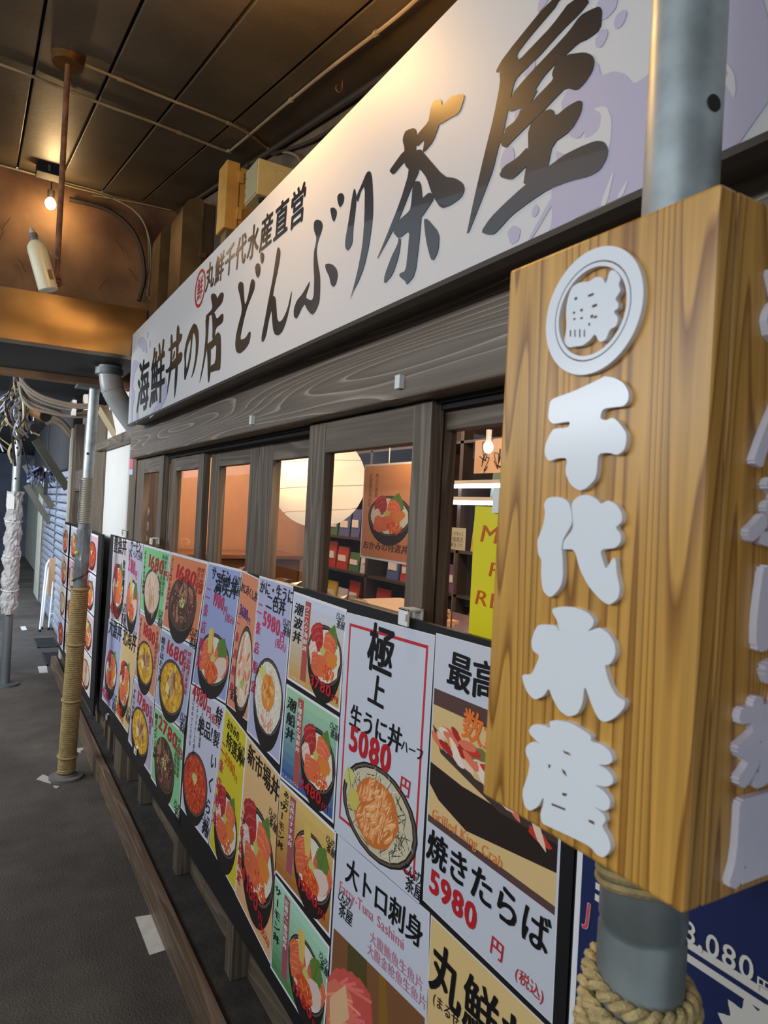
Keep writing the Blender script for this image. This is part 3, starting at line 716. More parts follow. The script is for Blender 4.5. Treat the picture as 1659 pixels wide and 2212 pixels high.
# --- near post
np_=thing('support_post','near galvanised telescopic post passing through the cedar sign box','post',(PXc,PYc,0))
zc=cz(PYc)
MB().lathe((PXc,PYc,0),[(0,.075),(.012,.075),(.012,.034)],24).build('base_plate',M_steel,np_,smooth=True)
MB().lathe((PXc,PYc,.012),[(0,.0335),(1.168,.0335),(1.170,.0322),(1.176,.0322),(1.178,.0335),(1.30,.0335)],32).build('lower_tube',mat('weathered_tube',S(126,132,128),.4,.4,var=.25,vscale=14),np_,smooth=True)
up=MB().lathe((PXc,PYc,1.2),[(0,PR),(zc-.01-1.2,PR)],40).build('upper_tube',M_galv,np_,smooth=True)
hp=PX(1533,215,.47); dv=(hp-C0)
# hole facing the viewer's right: a dark recessed disc with a rim
ang=math.atan2(-.80,-.10); hx,hy=PXc+PR*math.cos(ang),PYc+PR*math.sin(ang); hz=PY(1531,216,hy).z
nv=Vector((math.cos(ang),math.sin(ang),0))
MB().tube([Vector((hx,hy,hz))-nv*.004,Vector((hx,hy,hz))+nv*.0006],.0065,20).build('pin_hole',M_dark,up,smooth=True)
MB().box(PXc-.06,PXc+.06,PYc-.06,PYc+.06,zc-.012,zc-.002).build('top_plate',M_steel,np_)
c=MB(); rr_=random.Random(5)
for k,(z,r,tilt) in enumerate([(1.140,.038,.10),(1.128,.041,.16),(1.118,.040,-.12),(1.108,.042,.08),(1.098,.043,-.05),(1.088,.042,.12)]):
    pts=[(PXc+r*math.cos(a),PYc+r*math.sin(a),z+tilt*.05*math.sin(a+k)) for a in [2*math.pi*i/36 for i in range(36)]]
    for ph in (0,math.pi):
        tw_=[Vector(q)+Vector((math.cos(a_),math.sin(a_),0))*.0032*math.cos(11*a_+ph+k)+Vector((0,0,.0032*math.sin(11*a_+ph+k))) for q,a_ in zip([(PXc+r*math.cos(2*math.pi*i/110),PYc+r*math.sin(2*math.pi*i/110),z+tilt*.05*math.sin(2*math.pi*i/110+k)) for i in range(110)],[2*math.pi*i/110 for i in range(110)])]
        c.tube(tw_,.0037,7,closed=True)
c.build('rope_binding',mat('pale_hemp_rope',S(190,166,112),.6,var=.22,vscale=90,bump=.4,bscale=400),np_,smooth=True)
helix(PXc,PYc,.05,1.076,.041,.0062,.0118).build('rope_wrap',M_rope,np_,smooth=True)
c=MB()
pts=[(PXc+.0345*math.cos(a),PYc+.0345*math.sin(a),1.222+.004*math.sin(a*2)) for a in [2*math.pi*i/40 for i in range(40)]]
c.tube(pts,.0035,6,closed=True); pts=[(PXc+.0345*math.cos(a),PYc+.0345*math.sin(a),1.229+.004*math.sin(a*2+.4)) for a in [2*math.pi*i/40 for i in range(40)]]
c.tube(pts,.0035,6,closed=True); c.build('twine',M_rope,np_,smooth=True)
# --- rope wrapped post beside the corner
RX,RY=.465,3.97; lean=(.018,0)
rp_=thing('support_post','telescopic post with straw rope wrapped round its lower half by the corner','post',(RX,RY,0))
def LX(z): return RX+lean[0]*z
def LP(z): return Vector((LX(z),RY,z))
c=MB(); c.lathe((RX,RY,0),[(0,.085),(.014,.085),(.016,.04)],28); c.lathe((RX,RY,.014),[(0,.055),(.012,.05)],20)
c.build('base_plate',mat('concrete_grey_plate',S(108,104,98),.8,bump=.2),rp_,smooth=True)
lt=MB().tube([LP(z) for z in (.016,.6,1.18,1.36)],[.036,.036,.036,.033],24).build('lower_tube',M_steel,rp_,smooth=True)
helix(RX,RY,.03,1.02,.0405,.0060,.0112,18,lean,5).build('rope_wrap',M_rope,rp_,smooth=True)
for z in (.12,.42,.72,1.015): 
    pts=[(LX(z)+.0475*math.cos(a),RY+.0475*math.sin(a),z+.006*math.sin(a)) for a in [2*math.pi*i/28 for i in range(28)]]
    MB().tube(pts,.0058,6,closed=True).build('rope_tie',M_rope,rp_,smooth=True)
c=MB(); z=1.36
prof=[]
while z<1.60: prof += [(z,.030),(z+.004,.034),(z+.008,.030)]; z+=.0095
c.tube([LP(q[0]) for q in prof],[q[1] for q in prof],20)
c.build('threaded_collar',mat('dusty_thread',S(170,164,150),.55,.5),rp_,smooth=True)
MB().tube([LP(1.37)+Vector((-.036,-.012,0)),LP(1.59)+Vector((-.036,-.012,0)),LP(1.59)+Vector((-.030,.0,.004))],.0035,6).build('locking_wire',M_steel,rp_)
ut=MB().tube([LP(1.60),LP(2.085)],[.0265,.0265],24).build('upper_tube',M_galv,rp_,smooth=True)
q=LP(1.735)+Vector((-.012,-.0236,0)); MB().tube([q,q+Vector((-.003,-.006,0))*.6],.007,14).build('pin_hole',M_dark,ut)
MB().box(LX(2.09)-.09,LX(2.09)+.05,RY-.06,RY+.06,2.085,2.096).build('top_plate',M_steel,rp_)
c=MB(); prof=[(1.06,.040),(1.09,.044),(1.12,.041),(1.15,.046),(1.17,.041),(1.24,.040),(1.33,.039)]
c.tube([LP(a) for a,_ in prof],[b_ for _,b_ in prof],18,caps=False); c.build('plastic_wrap',M_film,rp_,smooth=True)
MB().tube([LP(1.055)+Vector((-.043,-.01,.0)),LP(1.07)+Vector((0,-.044,.01)),LP(1.095)+Vector((.042,-.01,.012))],.004,6).build('rubber_strap',M_dark,rp_)
MB().ball(LP(1.205)+Vector((-.030,-.026,0)),(.011,.006,.011)).build('reflector_dot',mat('lime_reflector',S(190,196,40),.3),rp_,smooth=True)
# --- bubble wrapped posts further along
def wrap_post(label,x,y,zw0,zw1,seed,R=.034,top=2.1,tilt=0.0,tag_=True):
    o=thing('support_post',label,'post',(x,y,0)); r=random.Random(seed)
    f=lambda z: Vector((x+tilt*z,y,z))
    MB().lathe((x,y,0),[(0,.10),(.016,.10),(.018,.05)],20).build('base_plate',M_steel,o,smooth=True)
    MB().tube([f(.016),f(1.5)],[R,R],18).build('lower_tube',mat('grey_tube',S(112,118,120),.5,.5),o,smooth=True)
    ut=MB().tube([f(1.5),f(top)],[R*.82,R*.82],18).build('upper_tube',M_galv,o,smooth=True)
    for z in (1.62,1.86):
        q=f(z)+Vector((-.004,-R*.8,0)); MB().tube([q,q+Vector((0,-.003,0))],.008,12).build('pin_hole',M_dark,ut)
    MB().box(f(top).x-.07,f(top).x+.07,y-.06,y+.06,top,top+.012).build('top_plate',M_steel,o)
    c=MB(); n,k=22,44; vs=[]
    for i in range(k+1):
        z=zw0+(zw1-zw0)*i/k; base=R+.012+.010*abs(math.sin(i*.40+seed))+.006*r.random()
        for j in range(n):
            a=2*math.pi*j/n; rad=base+.007*math.sin(3*a+i*.9)+r.uniform(-.006,.008)
            vs.append(f(z)+Vector((rad*math.cos(a),rad*math.sin(a),r.uniform(-.006,.006))))
    fs=[(i*n+j,i*n+(j+1)%n,(i+1)*n+(j+1)%n,(i+1)*n+j) for i in range(k) for j in range(n)]
    c.add(vs,fs); c.build('bubble_wrap',mat('cloudy_bubble_wrap',S(176,174,172),.25,bump=.6,bscale=160),o)
    if tag_:
        q=f(1.44)+Vector((-.03,-.062,0)); MB().box(q.x-.026,q.x+.026,q.y-.002,q.y,q.z-.06,q.z+.06).build('paper_notice',M_whitep,o)
    for k2 in range(3):
        z=zw0+(zw1-zw0)*(.2+.28*k2)
        pts=[f(z+.01*math.sin(a))+Vector(((R+.027)*math.cos(a),(R+.027)*math.sin(a),0)) for a in [2*math.pi*i/24 for i in range(24)]]
        MB().tube(pts,.004,5,closed=True).build('binding_tape',M_whitep,o)
    return o
wrap_post('galvanised post wrapped in torn cloudy bubble wrap with a white paper notice',.236,6.08,.56,1.52,3,top=2.12)
wrap_post('post wrapped in bubble wrap at the left picture edge behind the notice post',.06,6.75,.62,1.50,8,top=2.05,tag_=False)

# ================================================================== MENU BOARD AND POSTERS
BXD=.656                                    # face of the board (towards the street)
def quadpts(px,x): return [PX(a,b_,x) for a,b_ in px]
def board(label,corners):
    c=MB(); c.prism(corners,(.010,0,0)); return tag(c.build('menu_board',M_black),label,'board')
tl,bl=PX(239,1154,BXD),PX(213,1532,BXD)
board('long black menu board hooked along the shop front below the windows',
      [Vector((BXD,tl.y,1.297)),Vector((BXD,.600,1.322)),Vector((BXD,.600,.345)),Vector((BXD,1.5,.352)),Vector((BXD,bl.y,bl.z))])
board('black board carrying the navy poster behind the near post',
      [Vector((BXD,.597,1.322)),Vector((BXD,-.75,1.322)),Vector((BXD,-.75,.36)),Vector((BXD,.597,.36))])
# white hooks holding the board
def hook(label,px,py,w=.030,x=.655):
    p=PX(px,py,x); o=thing('board_hook',label,'hook',p,'white hooks on the board edges')
    c=MB(); c.box(x-.012,x-.007,p.y-w/2,p.y+w/2,p.z-.012,p.z+.018); c.box(x-.012,x+.022,p.y-w/2,p.y+w/2,p.z+.014,p.z+.018); c.build('clip',M_whitep,o,bevel=.001)
    c=MB(); c.box(x+.018,x+.022,p.y-w/2,p.y+w/2,p.z-.01,p.z+.018); c.box(x-.016,x-.012,p.y-w/2,p.y-w/2+.008,p.z-.002,p.z+.010); c.build('hook_tongue',M_whitep,o,bevel=.0008)
hook('large white plastic hook on the board top beside the red framed poster',882,1336,.030)
hook('white hook on the board top above the green beef poster',331,1170,.040)
hook('white hook on the far top corner of the board',268,1152,.040)
hook('white hook under the board below the orange crab poster',297,1622,.040)
hook('tiny white hook at the far lower corner of the board',234,1549,.030)

class Poster:
    def __init__(s,px,bg,label,bg2=None,margin=.02,x=BXD,name='menu_poster',curl=0.0,group='menu posters on the long black board',crn=None):
        P=crn or quadpts(px,x-.0008); s.P=P            # TL TR BR BL
        s.w=((P[0]-P[1]).length+(P[3]-P[2]).length)/2; s.h=((P[0]-P[3]).length+(P[1]-P[2]).length)/2
        s.H=s.h/s.w; s.curl=curl
        c=MB(); n=10; wht=S(232,232,234)
        def grid(u0,u1,v0,v1,L,ca,cb):
            for i in range(n):
                t0,t1=i/n,(i+1)/n; col=tuple(a*(1-(t0+t1)/2)+b_*(t0+t1)/2 for a,b_ in zip(cb,ca))
                c.flat([s.at(u0,v0+(v1-v0)*t0,L),s.at(u1,v0+(v1-v0)*t0,L),s.at(u1,v0+(v1-v0)*t1,L),s.at(u0,v0+(v1-v0)*t1,L)],col)
        grid(0,1,0,s.H,0,wht,wht)
        g=margin; grid(g,1-g,g,s.H-g,1,bg,bg2 or bg)
        # thin edge so the sheet has body
        back=[p+Vector((.0006,0,0)) for p in P]
        for i in range(4): c.flat([P[i],P[(i+1)%4],back[(i+1)%4],back[i]],wht)
        s.o=tag(c.build(name,M_print),label,'poster',group)
        s.pic=MB(); s.txt=[]; s.prc=[]; s.L=2; s.k=min(1,s.H/1.36); s.n=0
    def at(s,u,v,L=2):                       # u 0..1 left to right, v 0..H bottom to top
        t=v/s.H; p=s.P[3].lerp(s.P[2],u).lerp(s.P[0].lerp(s.P[1],u),t)
        return Vector((p.x-.00001*L - s.curl*math.sin(u*math.pi),p.y,p.z))
    def t(s,text,u,v,size,col=INK,**k):      # v given as 0..1 of the height
        L=k.pop('L',112); kw=dict(bold=.028,slant=.08,wob=.06); kw.update(k)
        kw['sx']=kw.get('sx',1.0)/s.k; m=MB(); s.txt.append(m)
        write(m,text,lambda a,b_:s.at(a,b_,L),u,v*s.H,size*s.k,col,**kw)
    def price(s,text,u,v,size,col=CRIM,**k):
        L=k.pop('L',118); kw=dict(bold=.05,slant=.06,rise=-.04,pitch=1.08); kw.update(k)
        num=text.rstrip('円'); 
        kw['sx']=kw.get('sx',1.0)/s.k*(1 if s.k>.99 else .84); size*=s.k; m=MB(); s.prc.append(m)
        eu,ev=write(m,num,lambda a,b_:s.at(a,b_,L),u,v*s.H,size,col,**kw)
        if text.endswith('円'): write(m,'円',lambda a,b_:s.at(a,b_,L),eu,ev-size*.1,size*.5,col,bold=.03,sx=1/s.k)
    def poly(s,pts,col,L=None):
        s.n+=1; d=Vector((-1.5e-6*s.n,0,0)); s.pic.flat([s.at(u,v,L if L else s.L)+d for u,v in pts],col)
    def ell(s,u,v,ru,rv,col,rot=0,n=22,jit=0,seed=1,L=None,a0=0,a1=2*math.pi):
        r=random.Random(seed); ca,sa=math.cos(rot),math.sin(rot); P=[]
        for i in range(n):
            a=a0+(a1-a0)*i/(n if a1-a0>6 else n-1); k=1+r.uniform(-jit,jit); x=ru*k*math.cos(a); y=rv*k*math.sin(a)
            P.append((u+x*ca-y*sa,v+x*sa+y*ca))
        s.poly(P,col,L)
    def leaf(s,u,v,l,w,rot,col=S(96,128,52),rib=S(70,100,40)):
        n=12; P=[]
        for sd in (1,-1):
            rg=range(n+1) if sd==1 else range(n,-1,-1)
            for i in rg:
                t=i/n; x=sd*w*math.sin(math.pi*min(1,t*.92+.08))*(1+.16*(i%2)); P.append((x,l*t))
        ca,sa=math.cos(rot),math.sin(rot)
        s.poly([(u+x*ca-y*sa,v+x*sa+y*ca) for x,y in P],col)
        s.poly([(u-.004,v),(u+.004,v),(u+.003-sa*l*.9,v+ca*l*.9),(u-.003-sa*l*.9,v+ca*l*.9)],rib,s.L+1)
    def slices(s,u,v,l,w,rot,col,n=4,fan=.25,seed=1,stripe=True):
        r=random.Random(seed)
        for i in range(n):
            a=rot+(i-(n-1)/2)*fan; k=r.uniform(.88,1.1); cc=tuple(min(1,q*k) for q in col)
            ca,sa=math.cos(a),math.sin(a)
            def R(x,y): return (u+x*ca-y*sa,v+x*sa+y*ca)
            s.poly([R(*q) for q in ((-w*.5,0),(w*.5,0),(w*.62,l*.5),(w*.4,l*.95),(0,l),(-w*.42,l*.93),(-w*.6,l*.5))],cc,s.L+i%3)
            if stripe:
                for q in (.3,.55,.8):
                    s.poly([R(-w*.45,l*q),(R(w*.45,l*(q+.08))),R(w*.45,l*(q+.11)),R(-w*.45,l*(q+.03))],tuple(min(1,x*1.25+.06) for x in cc),s.L+3)
    def dots(s,u,v,ru,rv,n,cols,rad,seed=1,sq=1.0,L=None):
        r=random.Random(seed)
        for i in range(n):
            a=r.uniform(0,2*math.pi); q=math.sqrt(r.random()); k=r.uniform(.7,1.2)*rad
            s.ell(u+ru*q*math.cos(a),v+rv*q*math.sin(a),k,k*sq,cols[r.randrange(len(cols))],r.uniform(0,3),7,L=(L or s.L)+i%4)
    def bowl(s,u,v,ru,rv,kind,seed=1,deep=.5):
        R_=random.Random(seed); blk=S(34,26,24); rice=S(226,218,198)
        s.L=2
        if deep: s.poly([(u-ru*1.03,v)]+[(u-ru*1.03*math.cos(t),v-rv*(1+deep)*math.sin(t)) for t in [math.pi*i/18 for i in range(1,18)]]+[(u+ru*1.03,v)],blk,2)
        s.ell(u,v,ru*1.04,rv*1.04,blk,L=3); s.ell(u,v,ru*1.0,rv*1.0,S(96,84,76),L=4); s.ell(u,v,ru*.95,rv*.95,S(46,34,30),L=5)
        s.L=6
        sal=S(222,108,66); tun=S(176,44,44); wht=S(226,200,184); ora=S(224,132,52); yel=S(226,190,96); ik=S(206,74,34)
        if kind=='mix':
            s.ell(u,v,ru*.9,rv*.88,rice,jit=.05,seed=seed)
            s.L=8; s.slices(u-ru*.35,v+rv*.05,rv*1.0,ru*.42,.35,tun,3,.28,seed); s.leaf(u+ru*.30,v+rv*.1,rv*1.1,ru*.30,-.22)
            s.L=12; s.slices(u+ru*.15,v-rv*.1,rv*.95,ru*.4,-.3,sal,3,.3,seed+1)
            s.slices(u-ru*.55,v-rv*.35,rv*.7,ru*.36,.5,wht,2,.3,seed+2)
            s.L=16; s.ell(u+ru*.42,v-rv*.05,ru*.34,rv*.28,ora,.3,jit=.12,seed=seed); s.ell(u-ru*.1,v+rv*.12,ru*.16,rv*.16,S(196,190,96),jit=.2)
            s.L=18; s.ell(u-ru*.25,v-rv*.42,ru*.5,rv*.38,sal,.2,jit=.05); s.slices(u-ru*.5,v-rv*.6,rv*.6,ru*.3,.1,sal,2,.3,seed+5)
            s.dots(u+ru*.25,v-rv*.55,ru*.36,rv*.26,46,[ik,S(226,96,44),S(236,128,64)],ru*.055,seed)
        elif kind=='salmon':
            s.ell(u,v,ru*.92,rv*.9,rice); s.L=8
            for i,(x,a) in enumerate(((-.6,.55),(-.35,.3),(.45,-.3),(.7,-.6))): s.slices(u+ru*x*.7,v-rv*.25,rv*.95,ru*.5,a,sal,2,.25,seed+i)
            s.L=13; s.slices(u-ru*.25,v+rv*.2,rv*1.0,ru*.22,.12,yel,2,.3,seed,False); s.leaf(u+ru*.42,v+rv*.1,rv*.95,ru*.30,-.35)
            s.L=16; s.ell(u+ru*.45,v-rv*.2,ru*.45,rv*.4,wht,.4,jit=.08,seed=seed); s.slices(u-ru*.55,v-rv*.55,rv*.8,ru*.46,.25,sal,2,.2,seed+3)
            s.ell(u,v+rv*.02,ru*.16,rv*.2,S(204,196,110),jit=.2); s.L=20
            s.ell(u-ru*.02,v-rv*.5,ru*.44,rv*.40,ik); s.dots(u-ru*.02,v-rv*.5,ru*.44,rv*.4,110,[ik,S(228,98,46),S(238,130,66)],ru*.045,seed,L=21)
        elif kind=='meat':
            s.ell(u,v,ru*.92,rv*.92,S(92,58,44)); s.L=8
            for i in range(58):
                a=R_.uniform(0,6.28); q=math.sqrt(R_.random())*.8
                s.ell(u+ru*q*math.cos(a),v+rv*q*math.sin(a),ru*R_.uniform(.1,.24),rv*R_.uniform(.06,.16),[S(120,74,54),S(84,48,36),S(150,98,70),S(66,40,34),S(170,120,92)][i%5],R_.uniform(0,3),10,.18,i,L=8+i%8)
            s.L=18; s.dots(u,v+rv*.05,ru*.25,rv*.2,26,[S(180,180,90),S(220,212,150)],ru*.035,seed); s.dots(u,v,ru*.8,rv*.8,40,[S(216,186,160)],ru*.02,seed+2)
        elif kind=='corn':
            s.ell(u,v,ru*.92,rv*.92,S(214,158,40)); s.L=8; s.dots(u,v,ru*.84,rv*.84,170,[S(232,178,52),S(206,140,30),S(240,200,86)],ru*.085,seed,.8)
            s.L=14
            for i in range(14):
                a=R_.uniform(0,6.28); q=R_.random()*.5
                s.ell(u+ru*q*math.cos(a),v+rv*(.1+q*.8*math.sin(a)),ru*.2,rv*.14,[S(190,142,100),S(150,98,64),S(214,170,128)][i%3],R_.uniform(0,3),12,.1,i,L=14+i%5)
            s.L=20; s.poly([(u-ru*.42,v-rv*.25),(u-ru*.12,v-rv*.35),(u-ru*.1,v+rv*.0),(u-ru*.4,v+rv*.12)],S(238,222,150))
        elif kind=='crab':
            s.ell(u,v,ru*.92,rv*.92,S(222,200,170)); s.L=8
            for i in range(46):
                a=R_.uniform(0,6.28); q=math.sqrt(R_.random())*.8; rot=R_.uniform(.8,2.2)
                s.ell(u+ru*q*math.cos(a),v+rv*q*math.sin(a),ru*.30,rv*.05,[S(230,208,184),S(214,120,88),S(236,180,150),S(240,224,206)][i%4],rot,10,.1,i,L=8+i%8)
            s.L=18; s.ell(u,v-rv*.35,ru*.2,rv*.12,S(176,184,90),jit=.2)
        elif kind=='unicrab':
            s.ell(u,v,ru*.93,rv*.93,rice,jit=.03); s.L=8; s.dots(u,v,ru*.86,rv*.86,170,[S(240,236,220),S(206,198,176)],ru*.05,seed,.7)
            s.L=14; s.ell(u,v+rv*.12,ru*.46,rv*.5,S(224,142,62),jit=.08,seed=seed); 
            for i in range(26):
                a=R_.uniform(0,6.28); q=R_.random()*.75
                s.ell(u+ru*.46*q*math.cos(a),v+rv*(.12+.5*q*math.sin(a)),ru*.14,rv*.07,[S(236,158,76),S(206,118,46),S(240,180,104)][i%3],R_.uniform(0,3),10,.12,i,L=15+i%4)
            s.L=20; s.dots(u+ru*.1,v-rv*.62,ru*.45,rv*.22,40,[S(226,150,126),S(240,220,206)],ru*.09,seed,.4); s.ell(u-ru*.5,v+rv*.55,ru*.22,rv*.18,S(214,206,116),jit=.2)
        elif kind=='ikura':
            s.ell(u,v,ru*.93,rv*.93,S(200,64,34)); s.L=8; s.dots(u,v,ru*.88,rv*.88,330,[S(216,82,42),S(186,52,30),S(232,108,58)],ru*.042,seed)
            s.L=14; s.ell(u-ru*.05,v+rv*.2,ru*.2,rv*.16,S(196,176,96),jit=.35,seed=3); s.slices(u,v,rv*.38,ru*.07,0,S(220,200,120),6,.3,2,False)
        elif kind=='uni':
            s.ell(u,v,ru*.92,rv*.92,S(206,196,164)); s.L=8
            for i in range(190):
                a=R_.uniform(0,6.28); q=math.sqrt(R_.random())*.86; rot=R_.uniform(0,3.1)
                s.ell(u+ru*q*math.cos(a),v+rv*q*math.sin(a),ru*.14,rv*.012,[S(50,42,32),S(90,80,60),S(226,220,196)][i%3],rot,6,L=8+i%4)
            s.L=13; s.ell(u-ru*.05,v-rv*.02,ru*.64,rv*.74,S(206,116,52),.25,jit=.05,seed=4)
            for i in range(120):
                a=R_.uniform(0,6.28); q=math.sqrt(R_.random())*.86; x=u-ru*.05+ru*.6*q*math.cos(a); y=v-rv*.02+rv*.7*q*math.sin(a); ro=.9+R_.uniform(-.6,.6); k=R_.uniform(.8,1.2)
                s.ell(x,y,ru*.12*k,rv*.052*k,[S(240,164,98),S(226,138,70),S(244,180,120),S(212,118,54),S(234,150,84)][i%5],ro,10,.10,i,L=14)
                s.ell(x-ru*.01,y+rv*.012,ru*.07*k,rv*.014*k,S(250,206,160),ro,7,L=14)
            s.L=20; s.leaf(u-ru*.78,v+rv*.2,rv*.45,ru*.16,.4,S(206,204,120)); s.ell(u-ru*.68,v-rv*.05,ru*.17,rv*.26,S(206,192,96),.4,jit=.12,seed=6)
    def logo(s,u,v,size,col=INK):
        m=MB(); s.txt.append(m)
        write(m,'どんぶり',lambda a,b_:s.at(a,b_,114),u,v*s.H,size,col,bold=.02,slant=.2,sx=.7,pitch=.8)
        write(m,'茶屋',lambda a,b_:s.at(a,b_,114),u+size*.3,v*s.H-size*1.05,size*1.15,col,bold=.02,slant=.1)
    def done(s):
        if s.pic.f: s.pic.build('picture',M_print,s.o)
        for m in s.txt: m.build('lettering',M_print,s.o)
        for m in s.prc: m.build('price_lettering',M_print,s.o)
TAX='(税込)'
NIJO='二条店限定'
PINK=S(206,52,96); RED=S(196,40,44); LV=S(176,178,208); ORG=S(222,142,104); GRN=S(140,206,142)
# ---- far group of small posters
q=Poster([(245.6,1159),(278,1166.6),(270,1354),(236.7,1335)],S(204,192,194),'pale poster of a heaped sashimi bowl at the far top corner of the long board')
q.t('豊漁丼',.05,.83,.30,sx=.95); q.t('数量限定',.72,.66,.15,vertical=True); q.bowl(.46,q.H*.42,.38,q.H*.26,'mix',11); q.price('4880円',.02,.08,.25); q.logo(.72,.16,.13); q.done()
q=Poster([(279,1167),(309.6,1175),(297.5,1377),(269,1354)],S(190,186,204),'lavender poster of salmon and rice bowl with a pink 2180 price')
q.t('サーモン',.15,.90,.20,sx=.9); q.t('かに・いくら丼',.06,.82,.155,sx=.85); q.price('2180円',.05,.66,.30,PINK); q.bowl(.46,q.H*.33,.40,q.H*.24,'salmon',12); q.done()
q=Poster([(310.6,1175.5),(369,1192),(349,1352),(302.5,1318.5)],GRN,'green poster with red 1680 price over a seafood and corn bowl')
q.price('1680円',.22,.70,.36); q.t('ステーキ入り海鮮丼',.05,.86,.10,vertical=True); q.t('海鮮牛排蓋飯定食',.84,.88,.095,S(66,104,70),vertical=True,bold=.01); q.t('海鲜牛排盖饭套餐',.74,.88,.095,S(66,104,70),vertical=True,bold=.01); q.bowl(.47,q.H*.36,.34,q.H*.32,'crab',13); q.logo(.82,.10,.08); q.done()
q=Poster([(370,1192),(450,1213.5),(423,1396),(349.4,1354)],S(226,134,92),'orange poster with red 1680 price over a dark grilled meat bowl')
q.price('1680円',.20,.70,.34); q.t('ミニラムジンギスカン丼',.04,.88,.085,vertical=True); q.t('烤羊肉蓋飯',.87,.86,.085,S(150,60,40),vertical=True,bold=.01); q.t('烤羔羊肉盖饭',.78,.86,.085,S(150,60,40),vertical=True,bold=.01); q.bowl(.50,q.H*.40,.37,q.H*.33,'meat',14); q.logo(.82,.10,.08); q.done()
q=Poster([(235.5,1336),(266,1355),(248,1542),(220,1509)],S(170,174,208),'blue grey poster of a sashimi bowl at the far lower corner of the board')
q.t('大漁丼',.06,.84,.30); q.bowl(.48,q.H*.42,.40,q.H*.23,'mix',15); q.price('4580円',.02,.06,.24,PINK); q.logo(.74,.13,.12); q.done()
q=Poster([(266,1356),(297.5,1378),(276,1584),(249,1544)],S(224,190,134),'sand coloured poster of a seafood bowl with a red 3880 price')
q.t('北海丼',.04,.85,.31); q.bowl(.45,q.H*.42,.38,q.H*.24,'mix',16); q.price('3880円',.03,.06,.24,S(216,70,30)); q.logo(.72,.2,.12); q.done()
q=Poster([(302.5,1319.5),(348,1354),(333,1513.5),(290,1460)],S(216,142,112),'salmon pink poster with red 1880 price over a buttered corn bowl')
q.price('1880円',.22,.72,.34); q.t('バターコーン焼肉丼',.04,.86,.10,vertical=True); q.t('黄油玉米烤肉蓋飯',.84,.86,.09,S(150,60,50),vertical=True,bold=.01); q.bowl(.45,q.H*.34,.38,q.H*.30,'corn',17); q.done()
q=Poster([(349.4,1356),(421.5,1399),(398,1580),(334,1520)],S(178,182,212),'lavender poster of scallops on yellow corn with red 1680 price')
q.price('1680円',.20,.74,.33); q.t('焼きほたて丼',.03,.82,.135,vertical=True); q.t('烤扇贝玉米蓋飯',.84,.86,.10,RED,vertical=True,bold=.01); q.t('烤帆立貝蓋飯',.73,.86,.10,RED,vertical=True,bold=.01); q.bowl(.48,q.H*.36,.38,q.H*.33,'corn',18,.3); q.logo(.84,.1,.08); q.done()
q=Poster([(290,1462),(333,1515),(325.5,1675),(276.6,1600)],S(188,178,200),'mauve poster with red 1780 price over an orange bowl at the lower edge')
q.price('1780円',.22,.72,.34); q.t('ずわいかに丼',.04,.78,.11,vertical=True); q.t('松葉蟹肉蓋飯',.84,.84,.09,S(150,60,90),vertical=True,bold=.01); q.bowl(.47,q.H*.36,.38,q.H*.32,'corn',19); q.done()
q=Poster([(334.5,1522),(397,1583),(386,1772),(325.5,1680)],S(142,204,144),'green poster with red 2780 price over a grilled meat bowl at the lower edge')
q.price('2780円',.18,.76,.34); q.t('焼きステーキ丼',.03,.84,.12,vertical=True); q.t('烤牛排蓋飯套餐',.85,.84,.09,S(80,100,60),vertical=True,bold=.01); q.t('烤牛排盖饭套餐',.76,.84,.09,S(80,100,60),vertical=True,bold=.01); q.bowl(.45,q.H*.38,.34,q.H*.32,'meat',20); q.logo(.84,.08,.08); q.done()
# ---- middle group
q=Poster([(450.7,1213.4),(522.8,1231),(487.4,1520),(415,1476)],S(158,170,214),'blue poster of a salmon bowl with yellow omelette and a 1980 price',S(150,162,206))
q.t('サーモン',.16,.885,.15,sx=.95); q.t('満喫丼',.30,.79,.22); q.price('1980円',.30,.685,.20,PINK); q.t(TAX,.72,.60,.09,PINK,bold=.01); q.t(NIJO,.05,.72,.15,PINK,vertical=True,pitch=1.25,L=120)
q.bowl(.52,q.H*.27,.44,q.H*.20,'salmon',21,.55); q.logo(.80,.89,.09); q.done()
q=Poster([(412.7,1478),(487.4,1524.6),(449.5,1824),(390,1744)],S(206,206,222),'white poster of a red salmon roe bowl with vertical black lettering and 4980 price')
q.price('4980円',.08,.90,.24); q.t(TAX,.66,.835,.10,RED,bold=.01); q.t('特製いくら丼',.79,.86,.17,vertical=True,pitch=1.32); q.t('絶品!',.34,.70,.19); 
q.t('イクラの醤油漬',.40,.86,.062,vertical=True,bold=.01,wob=0); q.t('プチプチとした食感',.24,.86,.062,vertical=True,bold=.01,wob=0); q.t('口の中でとろける',.10,.86,.062,vertical=True,bold=.01,wob=0)
q.bowl(.40,q.H*.29,.40,q.H*.23,'ikura',22,.35); q.t('二条',.10,.42,.10,RED,L=120,vertical=True); q.logo(.74,.12,.10); q.done()
q=Poster([(524,1233),(559.5,1250),(534,1558),(490,1522)],S(220,140,106),'narrow orange poster of shredded crab with a purple 3680 price')
q.t('かに尽くし丼',.04,.86,.20,sx=.8,rise=-.05); q.price('3680円',.10,.69,.28,S(96,60,140),sx=.8); q.bowl(.62,q.H*.33,.40,q.H*.30,'crab',23,.2); q.t(NIJO,.03,.62,.20,PINK,vertical=True,pitch=1.6,L=120); q.logo(.06,.13,.16); q.done()
q=Poster([(487.5,1527),(533,1586),(508.4,1930),(451,1824)],S(214,196,44),'yellow poster of an assorted seafood bowl with lettering in black and orange price')
